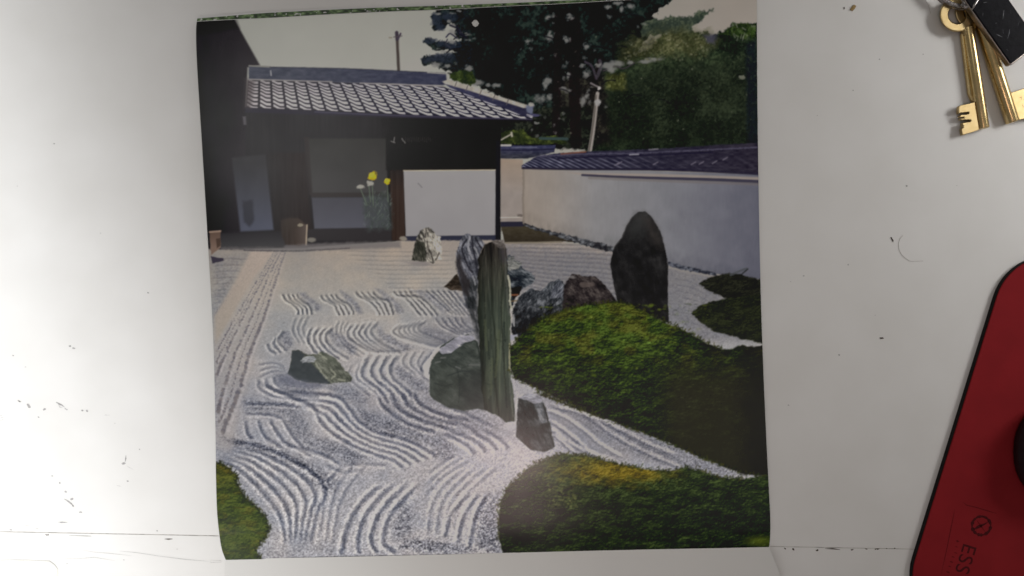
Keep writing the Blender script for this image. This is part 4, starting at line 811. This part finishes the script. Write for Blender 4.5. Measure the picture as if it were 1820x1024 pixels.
# outline of the page in picture pixels: left / right x by y, top / bottom y by x
Lx = smooth_curve([(25, 352.5), (37, 350), (60, 348.5), (120, 350.5), (240, 358), (420, 369), (600, 379), (760, 383), (850, 384), (910, 386), (950, 390), (975, 394), (992, 400), (1000, 404)])
Rx = smooth_curve([(-30, 1344.5), (0, 1345), (160, 1346), (320, 1348), (500, 1351.5), (640, 1356), (780, 1362), (860, 1366), (920, 1369), (960, 1368.5), (975, 1366), (990, 1362)])
Ty = smooth_curve([(345, 40), (352, 38.5), (420, 35), (480, 32.5), (600, 25.5), (700, 21), (780, 18), (900, 11.5), (1000, 7), (1100, 1), (1200, -4), (1350, -10)])
By = smooth_curve([(380, 996), (401, 995.3), (560, 992), (700, 989), (900, 984), (1100, 979), (1300, 975), (1372, 973.5)])
Uy = smooth_curve([(345, 32), (354, 30.5), (420, 25), (480, 20.5), (600, 14.5), (700, 10.5), (780, 8), (900, 3.5), (1000, -1), (1200, -9), (1350, -15)])
def page_grid(us, vs, top, grow=0.0):
    u, v = np.meshgrid(us, vs)
    x0, x1 = 352.0, 1345.0
    tx = x0 + (x1 - x0) * u
    for _ in range(4):
        bxx = 401 + (1366 - 401) * u
        yt = top(tx); yb = By(bxx)
        y = yt + (yb - yt) * v
        xl = Lx(y) - grow; xr = Rx(y) + grow
        x = xl + (xr - xl) * u
        tx = np.where(v < .5, x, tx)
    return x, y + np.where(v < .01, -grow, 0) + np.where(v > .995, grow * .3, 0), u, v
def page_z(u, v, base):
    """the sheet rises off the binding, bulges along its left edge and lies flatter at the top right"""
    left = np.exp(-u / .10) * (.0042 * np.sin(np.clip(v * 1.05, 0, 1) * math.pi) ** .8 + .0014)
    right = np.exp(-(1 - u) / .05) * (.0006 * np.clip((1.02 - v) / .05, 0, 1) + .0006 * np.clip((v - .35) / .5, 0, 1) * np.clip((1.02 - v) / .05, 0, 1))
    bind = .0002 * np.exp(-((v - .965) / .04) ** 2)
    ripple = .00035 * np.sin(u * 7.0 + 1) * np.sin(v * 4 + .5)
    return base + left + right + bind + np.clip(ripple, -.0003, 1)
def sheet(name, X, Y, Zc, rgb, material, parent, hole=None):
    nv, nu = X.shape
    k = S * (H - Zc) / H
    co = np.stack([(X - 910) * k, (512 - Y) * k, Zc], -1).reshape(-1, 3).astype(np.float32)
    i = np.arange((nv - 1) * (nu - 1)); r = i // (nu - 1); c = i % (nu - 1); a = r * nu + c
    q = np.stack([a + nu, a + nu + 1, a + 1, a], -1)
    if hole is not None:
        cx = (X[:-1, :-1] + X[1:, 1:]).ravel() / 2; cy = (Y[:-1, :-1] + Y[1:, 1:]).ravel() / 2
        q = q[np.hypot(cx - hole[0], cy - hole[1]) > hole[2]]
    me = bpy.data.meshes.new(name)
    me.vertices.add(len(co)); me.vertices.foreach_set('co', co.ravel())
    me.loops.add(q.size); me.loops.foreach_set('vertex_index', q.ravel().astype(np.int32))
    me.polygons.add(len(q)); me.polygons.foreach_set('loop_start', np.arange(0, q.size, 4, dtype=np.int32))
    me.polygons.foreach_set('use_smooth', np.ones(len(q), bool))
    me.update()
    if rgb is not None:
        at = me.color_attributes.new('ink', 'FLOAT_COLOR', 'POINT')
        at.data.foreach_set('color', np.concatenate([rgb.reshape(-1, 3), np.ones((len(co), 1))], 1).astype(np.float32).ravel())
    me.materials.append(material)
    o = bpy.data.objects.new(name, me); link(o, parent)
    return o
def to_lin(c):
    c = c / 255.0
    return np.where(c < .04045, c / 12.92, ((c + .055) / 1.055) ** 2.4)
def sample(X, Y):
    x = np.clip(X - PX0, 0, PW - 1.001); y = np.clip(Y - PY0, 0, PH - 1.001)
    xi = x.astype(int); yi = y.astype(int); fx = (x - xi)[..., None]; fy = (y - yi)[..., None]
    return (img[yi, xi] * (1 - fx) + img[yi, xi + 1] * fx) * (1 - fy) + (img[yi + 1, xi] * (1 - fx) + img[yi + 1, xi + 1] * fx) * fy
def print_mat(name):
    m = bpy.data.materials.new(name); m.use_nodes = True; nt = m.node_tree; b = nt.nodes['Principled BSDF']
    at = nt.nodes.new('ShaderNodeVertexColor'); at.layer_name = 'ink'
    nt.links.new(at.outputs['Color'], b.inputs['Base Color'])
    b.inputs['Roughness'].default_value = .3; b.inputs['Specular IOR Level'].default_value = .4
    n = nt.nodes.new('ShaderNodeTexNoise'); n.inputs['Scale'].default_value = 55; n.inputs['Detail'].default_value = 3
    tc = nt.nodes.new('ShaderNodeTexCoord'); nt.links.new(tc.outputs['Object'], n.inputs['Vector'])
    mr = nt.nodes.new('ShaderNodeMapRange'); mr.inputs[3].default_value = .17; mr.inputs[4].default_value = .27
    nt.links.new(n.outputs['Fac'], mr.inputs[0]); nt.links.new(mr.outputs[0], b.inputs['Roughness'])
    return m
# reflectance of the ink = colour seen in the photograph / light that reaches that spot of the page
def page_light(x, y):
    a = (x - 860) / 500.0; b = (y - 500) / 500.0
    return sum(v * a ** i * b ** j for i, j, v in [(0, 0, 0.3837), (0, 1, 0.0961), (0, 2, 0.0322), (0, 3, -0.0013), (0, 4, -0.0121), (1, 0, -0.049), (1, 1, -0.1772), (1, 2, -0.0698), (1, 3, 0.0108), (2, 0, 0.1042), (2, 1, 0.0767), (2, 2, -0.0049), (3, 0, -0.078), (3, 1, -0.0315), (4, 0, 0.0376)])
calendar = tag(empty('wall_calendar', (0, 0, 0)), 'open wall calendar with large rock garden photograph lying on the white desk', 'calendar')
M['print'] = print_mat('glossy_print')
us = np.linspace(0, 1, 860); vs = np.linspace(0, 1, 840)
X, Y, U, V = page_grid(us, vs, Ty)
ink = np.clip((to_lin(sample(X, Y)) - .011) / page_light(X, Y)[..., None], .003, .86)
page = sheet('picture_page', X, Y, page_z(U, V, .0012), ink, M['print'], calendar, hole=(845, 41.5, 6.0))
page['label'] = 'printed photograph of raked gravel, standing stones, moss and a tiled roof'
us = np.linspace(0, 1, 160); vs = np.linspace(0, 1, 160)
X, Y, U, V = page_grid(us, vs, Ty, grow=.9)
back = sheet('paper_backing', X, Y, page_z(U, V, .00095), None, M['paper'], calendar)
# the page beneath shows only as a green sliver along the top
us = np.linspace(0, 1, 700); vs = np.concatenate([np.linspace(0, .03, 34), np.linspace(.04, .97, 40)])
X, Y, U, V = page_grid(us, vs, Uy)
g = fbm(X / 7, Y / 4, 300, 4); sp = vnoise(X / 3.2, Y / 2.4, 301)
c = ramp((g - .5) * 1.8 + .05, [(-.4, (22, 30, 20)), (.05, (46, 62, 38)), (.5, (84, 100, 70))])
c = np.where(((sp > .87) & (fbm(X / 40, Y / 40, 302, 2) > .45))[..., None], np.array((190, 190, 186)), c)
edge = np.clip((Y - Uy(X)) / 2.4, 0, 1)[..., None]; edge = (edge > .8) * 1.0
c = np.array((188, 182, 166)) * (1 - edge) + c * edge
Zu = .00035 + (page_z(U, np.clip(V, 0, 1), 0) * .55) * (1 - .3 * U)
under = sheet('page_beneath', X, Y, np.minimum(Zu, page_z(U, V, .0012) - .0006), np.clip(to_lin(c) / .33, .004, .7), M['print'], calendar)
under['label'] = 'green picture of another page showing as a sliver along the top'
# blank leaf below the binding
n_u, n_v = 60, 40
us = np.linspace(0, 1, n_u); vs = np.linspace(0, 1, n_v)
U, V = np.meshgrid(us, vs)
xt = 400 + (1367 - 400) * U; yt = By(xt) - 1.2
xb = 330 + (1640 - 330) * U * .0 + (1700 - 330) * 0 * U + (362 + (1362 + 70 - 362) * U); xb = xb - 330
X = xt + (xb - xt) * V; X = X + (18 * np.clip(V / .055, 0, 1) - 18 * V) * (U ** 6); Y = yt + 940 * V
Zl = .0012 + .0032 * np.exp(-(1 - U) / .05) * np.clip(V / .05, 0, 1) + .0022 * np.exp(-((V - .06) / .06) ** 2) * (.4 + .6 * U) + .0006 * np.exp(-U / .04)
leaf = sheet('blank_leaf', X, Y, Zl, None, M['paper'], calendar)
leaf['label'] = 'blank white leaf folded out below the printed photograph'

# ------------------------------------------------------------------ keys
def ring_outline(cx, cy, r, z, a0=0, a1=2 * math.pi, n=40, sx=1, sy=1, rot=0):
    o = []
    for k in range(n):
        a = a0 + (a1 - a0) * k / (n - 1 if a1 - a0 < 6.28 else n)
        x = r * sx * math.cos(a); y = r * sy * math.sin(a)
        o.append((cx + x * math.cos(rot) - y * math.sin(rot), cy + x * math.sin(rot) + y * math.cos(rot)))
    return o
def annulus(bm, cx, cy, ro, ri, z0, z1, n=56, bev=3.0, sy=1.0, rot=0.0):
    """flat ring with chamfered edges, radii in picture pixels"""
    prof = [(ro, z0 + .0004), (ro, z1 - .0008), (ro - bev * .35, z1 - .0002), (ro - bev, z1), (ri + bev * .5, z1), (ri, z1 - .0005), (ri, z0 + .0003), (ri + 1, z0), (ro - 1, z0)]
    rows = []
    for k in range(n):
        a = 2 * math.pi * k / n; row = []
        for r, z in prof:
            x, y = math.cos(a) * r, math.sin(a) * r * sy
            w = P(cx, cy, z) + Vector((x * math.cos(rot) - y * math.sin(rot), -(x * math.sin(rot) + y * math.cos(rot)), 0)) * S
            row.append(bm.verts.new((w.x, w.y, z)))
        rows.append(row)
    m = len(prof)
    for k in range(n):
        for j in range(m): bm.faces.new((rows[k][j], rows[(k + 1) % n][j], rows[(k + 1) % n][(j + 1) % m], rows[k][(j + 1) % m]))
def shaft(bm, a, b, zc, rad, tip=.0006):
    a = P(a[0], a[1], zc); b = P(b[0], b[1], zc); d = (b - a).normalized()
    tube(bm, [a, a + d * .002, b - d * tip * 1.2, b - d * tip * .3, b], [rad * 1.0, rad, rad, rad * .93, rad * .72], 40)
def bevel_obj(o, w, seg=2):
    md = o.modifiers.new('edge_wear', 'BEVEL'); md.width = w; md.segments = seg; md.limit_method = 'ANGLE'; md.angle_limit = math.radians(40)
    return o

key = tag(empty('brass_key', P(1735, 130)), 'brass lever key with open round bow and notched bit pointing down', 'key', 'brass keys on the ring')
bm = bmesh.new(); annulus(bm, 1701, 27, 31, 15.5, .0016, .0052, sy=.95, rot=.5); bm_obj('bow', bm, M['brass_flat'], key, True).data.set_sharp_from_angle(angle=math.radians(18))
bm = bmesh.new(); shaft(bm, (1720, 50), (1748, 229), .0031, .00285); sh = bm_obj('shaft', bm, M['brass'], key, True); sh.data.set_sharp_from_angle(angle=math.radians(50))
bm = bmesh.new(); prism(bm, px_outline([(1709, 58), (1722, 60), (1738, 180), (1729.5, 181.5), (1727, 176), (1722.5, 166)], .003), .0006, .0030); bevel_obj(bm_obj('side_rib', bm, M['brass'], key), .0006)
bm = bmesh.new(); prism(bm, px_outline([(1711, 50), (1716, 46), (1728, 46), (1733, 52), (1731, 62), (1713, 64)], .004), .0012, .0050); bevel_obj(bm_obj('collar', bm, M['brass_flat'], key), .0010, 3)
zk = Z(1680, 130, 8.536)
bit = zk([(210, 500), (250, 482), (450, 440), (520, 860), (440, 890), (268, 940), (256, 905), (250, 840), (278, 826), (268, 780), (262, 752), (380, 738), (392, 722), (384, 706), (262, 712), (236, 706), (226, 690), (290, 684), (286, 668), (228, 672), (222, 652), (236, 632), (352, 622), (366, 606), (358, 590), (232, 606), (208, 618), (202, 560)])
bm = bmesh.new(); prism(bm, px_outline(bit, .0042), .0018, .0042); bevel_obj(bm_obj('bit', bm, M['brass_flat'], key), .0003)

key2 = tag(empty('brass_key', P(1785, 170)), 'brass lever key half hidden under the black key fob, bit at the picture edge', 'key', 'brass keys on the ring')
bm = bmesh.new(); annulus(bm, 1729, 22, 31, 15.5, .0004, .0030, sy=.95, rot=.2); bm_obj('bow', bm, M['brass_flat'], key2, True).data.set_sharp_from_angle(angle=math.radians(18))
bm = bmesh.new(); shaft(bm, (1742, 36), (1800, 218), .0036, .00335); sh = bm_obj('shaft', bm, M['brass'], key2, True); sh.data.set_sharp_from_angle(angle=math.radians(50))
bit2 = [(1795, 165), (1820, 157), (1850, 150), (1853, 162), (1838, 167), (1841, 175), (1856, 172), (1859, 186), (1846, 190), (1848, 196), (1861, 194), (1864, 206), (1822, 211), (1808, 214)]
bm = bmesh.new(); prism(bm, px_outline(bit2, .0046), .0022, .0046); b2 = bm_obj('bit', bm, M['brass_flat'], key2); bevel_obj(b2, .0003)
for i, (pp, w) in enumerate([([(1812, 174), (1816, 172.6)], 1.0), ([(1814.6, 172), (1815.6, 177)], .9), ([(1817, 186), (1819, 191)], 1.0), ([(1818, 176), (1821, 178)], .8)]):
    bm = bmesh.new(); strip(bm, pp, w, .00466, i); e = bm_obj('stamped_mark', bm, M['grime'], key2)
# key ring (two coils) and the swivel that holds the fob
kr = tag(empty('key_ring', P(1722, -52)), 'dark nickel split ring joining the brass keys and the black fob', 'key ring')
for dz, R_ in ((.0050, 66), (.0066, 63)):
    bm = bmesh.new(); pts = []
    for k in range(65):
        a = 2 * math.pi * k / 64; c0 = P(1716, -52, dz); pts.append((c0.x + math.cos(a) * R_ * S, c0.y + math.sin(a) * R_ * S, dz + .0004 * math.sin(a)))
    tube(bm, pts, .00125, 12, False); bmesh.ops.remove_doubles(bm, verts=bm.verts, dist=1e-6); bm_obj('coil', bm, M['steel'], kr, True)
# fob: black padded face in a satin metal frame
fob = tag(empty('key_fob', P(1775, 50)), 'black leather look key fob with satin metal edge lying over the brass keys', 'key fob')
def fob_outline(grow):
    c = Vector((1797.5, 117)); u = Vector((-73, -104)).normalized(); v = Vector((24, -27)).normalized(); v = Vector((.80, -.60))
    L, Wd = 150, 66
    pts = [c - v * 4, c, c + v * 5]
    cor = [(c, u, v)]
    A = c; B = c + v * Wd; C = B + u * L; D = A + u * L
    out = []
    for p, d0, d1, r in ((A, u, v, 7 + grow), (B, -v, u, 10 + grow), (C, -u, -v, 12 + grow), (D, v, -u, 12 + grow)):
        for k in range(6):
            t = k / 5; q = p + d0 * r * (1 - t) ** 2 + d1 * r * t ** 2
            out.append((q.x, q.y))
    m = (A + B + C + D) / 4
    return [((x - m.x) * (1 + grow / 60) + m.x, (y - m.y) * (1 + grow / 60) + m.y) for x, y in out]
zt, zb = .0108, .0068
k = (H - zt) / (H - zb)
o_top = [tuple(P(x, y, zt).xy) for x, y in fob_outline(0)]
bm = bmesh.new(); prism(bm, o_top, zb, zt - .0006, .0006, 3); bm_obj('metal_frame', bm, M['frame'], fob, True).data.set_sharp_from_angle(angle=math.radians(40))
o_in = [tuple(P(x, y, zt).xy) for x, y in fob_outline(-2.2)]
bm = bmesh.new(); prism(bm, o_in, zb + .001, zt, .0007, 3); face = bm_obj('leather_face', bm, M['fob'], fob, True); face.data.set_sharp_from_angle(angle=math.radians(60))
zf = Z(1700, 0, 7.875)
for i, (q, w) in enumerate([([(665, 140), (658, 200), (650, 270)], 1.3), ([(755, 150), (765, 190)], .9), ([(745, 405), (740, 460), (715, 540)], 1.3), ([(650, 410), (655, 470)], .8), ([(372, 180), (368, 220)], 1.5), ([(560, 480), (600, 500), (640, 520)], .8), ([(545, 330), (560, 320)], 1.4), ([(700, 690), (725, 710)], 1.4), ([(380, 40), (430, 30)], 2.2), ([(880, 300), (860, 360)], .8)]):
    bm = bmesh.new(); strip(bm, zf(q), w * .55, zt + .00004, 30 + i); bm_obj('scratch', bm, M['scratch'], fob)
bm = bmesh.new(); tube(bm, [P(1708, 8, .0085), P(1716, 13, .0085), P(1724, 9, .0090), P(1730, 2, .0090)], [.0011, .0014, .0013, .0010], 14); bm_obj('swivel', bm, M['steel'], fob, True)
bm = bmesh.new(); tube(bm, [P(1712, -6, .0075), P(1714, 8, .0085), P(1718, 14, .0082)], [.0012, .0012, .0009], 14); bm_obj('swivel', bm, M['steel'], fob, True)
bm = bmesh.new(); tube(bm, [P(1727, 18, .0100), P(1731, 10, .0105), P(1737, 1, .0106), P(1742, -8, .0100)], [.0006, .0008, .0008, .0006], 10); bm_obj('hinge_loop', bm, M['steel'], fob, True)

# ------------------------------------------------------------------ mouse pad and mouse
pad = tag(empty('mouse_pad', P(1795, 429)), 'dark red cloth mouse pad with rounded corner and black rubber edge', 'mouse pad')
uu = Vector((0.2966, -0.955)); vv = Vector((0.955, 0.2966)); PC = Vector((1795, 429))
def pad_outline(grow, z, wd=780, ln=690, r=102):
    A = PC; pts = []
    cs = [(A, -uu, vv), (A + vv * wd, -vv, -uu), (A + vv * wd - uu * ln, uu, -vv), (A - uu * ln, vv, uu)]
    for p, d0, d1 in cs:
        c = p + d0 * r + d1 * r
        for k in range(14):
            a = math.pi / 2 * k / 13
            q = c - d1 * (r + grow) * math.cos(a) - d0 * (r + grow) * math.sin(a)
            pts.append((q.x, q.y))
    return [tuple(P(x, y, 0).xy) for x, y in pts]
bm = bmesh.new(); prism(bm, pad_outline(0, 0), .0, .0026, .0003, 2); bm_obj('rubber_base', bm, M['rubber'], pad)
bm = bmesh.new(); prism(bm, pad_outline(-1.2, 0), .0022, .0032, .0003, 2); cloth = bm_obj('cloth_top', bm, M['cloth'], pad)
ZP = .00326
def pad_stroke(pts, w, m, seed, name='printed_mark'):
    bm = bmesh.new(); strip(bm, pts, w, ZP, seed); return bm_obj(name, bm, m, pad)
cx, cy = 1744.2, 934.5
ringp = [(cx + 16.5 * math.cos(a * math.pi / 20), cy + 16.5 * math.sin(a * math.pi / 20)) for a in range(41)]
pad_stroke(ringp, 2.4, M['ink'], 1, 'printed_emblem')
pad_stroke([(cx - 14, cy + 7), (cx - 5, cy + 2), (cx + 6, cy - 3), (cx + 14, cy - 8)], 2.0, M['ink'], 2, 'printed_emblem')
pad_stroke([(cx - 9, cy - 11), (cx - 2, cy - 1), (cx + 7, cy + 11)], 1.0, M['inkfaint'], 3, 'printed_emblem')
def letters(txt, px, py, size, m, ang):
    cu = bpy.data.curves.new('lettering', 'FONT'); cu.body = txt; cu.size = size * S; cu.offset = .00002; cu.align_x = 'LEFT'; cu.space_character = 1.08
    t = bpy.data.objects.new('lettering_source', cu); COL.objects.link(t)
    dg = bpy.context.evaluated_depsgraph_get(); me = bpy.data.meshes.new_from_object(t.evaluated_get(dg)); COL.objects.unlink(t); bpy.data.objects.remove(t)
    me.materials.clear(); me.materials.append(m)
    o = bpy.data.objects.new('lettering', me); link(o)
    w = P(px, py, ZP); o.parent = pad; o.matrix_parent_inverse = Matrix.Translation(pad.location).inverted()
    o.location = w; o.rotation_euler = (0, 0, ang)
    return o
ang = math.atan2(-(-uu.y), -uu.x)     # along the pad's left edge, downwards
ang = math.atan2(uu.y, -uu.x)
letters('ESS', 1713, 964, 36, M['ink'], ang)
for i, (a, b) in enumerate([(1702, 962), (1700, 972), (1699, 983), (1694, 990), (1691, 999), (1688, 1007), (1685, 1017)]):
    pad_stroke([(a - 3, b - 1), (a, b), (a + 3, b + 1)], 1.5 - .5 * (i % 2), M['inkfaint'], 40 + i, 'worn_print_mark')
pad_stroke([(1711, 892), (1718, 898), (1735, 902), (1755, 908), (1772, 913)], .7, M['inkfaint'], 5, 'printed_border')
pad_stroke([(1697, 905), (1690, 940), (1682, 980), (1672, 1024)], .6, M['inkfaint'], 6, 'printed_border')

mouse = tag(empty('computer_mouse', P(1990, 800, .0032)), 'rounded end of a black computer mouse resting on the red pad', 'mouse')
def mouse_body(z_lo, z_hi, sx, sy, m, name):
    bm = bmesh.new(); c0 = P(1968, 800, 0); nu_, nv_ = 48, 14; rows = []
    for j in range(nv_ + 1):
        t = j / nv_; e = math.cos(t * math.pi / 2) ** .55; zz_ = z_lo + (z_hi - z_lo) * math.sin(t * math.pi / 2)
        row = []
        for i in range(nu_):
            a = 2 * math.pi * i / nu_; ca, sa = math.cos(a), math.sin(a)
            x = math.copysign(abs(ca) ** .8, ca) * sx * e; y = math.copysign(abs(sa) ** .85, sa) * sy * e * (1 - .08 * math.cos(a))
            row.append(bm.verts.new((c0.x + x, c0.y + y, zz_ - .004 * t * max(0, ca))))
        rows.append(row)
    for j in range(nv_):
        for i in range(nu_): bm.faces.new((rows[j][i], rows[j][(i + 1) % nu_], rows[j + 1][(i + 1) % nu_], rows[j + 1][i]))
    bm.faces.new(rows[0][::-1])
    return bm_obj(name, bm, m, mouse, True)
mouse_body(.0046, .036, .0530, .0310, M['mouse'], 'shell')
mouse_body(.0032, .0085, .0505, .0290, M['mouse_base'], 'base_plate')

# ------------------------------------------------------------------ crumbs and a hair on the desk
def crumb(pts, h, m, label, cat='crumb', name='crumb'):
    bm = bmesh.new(); prism(bm, px_outline(pts, 0), 0.00005, h, h * .3, 2); return tag(bm_obj(name, bm, m), label, cat)
zc = Z(1380, 0, 3.4136)
crumb(zc([(445, 62), (455, 44), (466, 30), (482, 38), (474, 54), (462, 68)]), .0008, M['crumb'], 'golden flat flake lying on the desk near the top edge')
crumb(zc([(408, 58), (407, 46), (411, 42), (413, 55)]), .0004, M['grime'], 'thin dark sliver beside the golden flake', 'fleck', 'fleck')
zh = Z(1560, 380, 10.24)
crumb(zh([(228, 430), (246, 424), (288, 495), (275, 512)]), .0004, M['grime'], 'tiny dark fleck beside the curled hair', 'fleck', 'fleck')
crumb([(1563, 600), (1569, 599.6), (1570.5, 602), (1565, 602.6)], .0004, M['grime'], 'tiny dark fleck between calendar and mouse pad', 'fleck', 'fleck')
bm = bmesh.new(); hp = smooth(zh([(460, 395), (405, 460), (380, 540), (385, 640), (430, 735), (510, 810), (590, 862), (700, 865), (830, 860)]), 6)
tube(bm, [P(x, y, .0002) for x, y in hp], .00008, 6); tag(bm_obj('hair', bm, M['hair'], None, True), 'short curled dark hair lying on the desk left of the mouse pad', 'hair')
bm = bmesh.new(); hp = smooth([(1644, 0), (1650, 10), (1654, 24)], 6); tube(bm, [P(x, y, .00018) for x, y in hp], .00006, 6); tag(bm_obj('hair', bm, M['hair'], None, True), 'very thin straight hair beside the round bow of the brass key', 'hair')
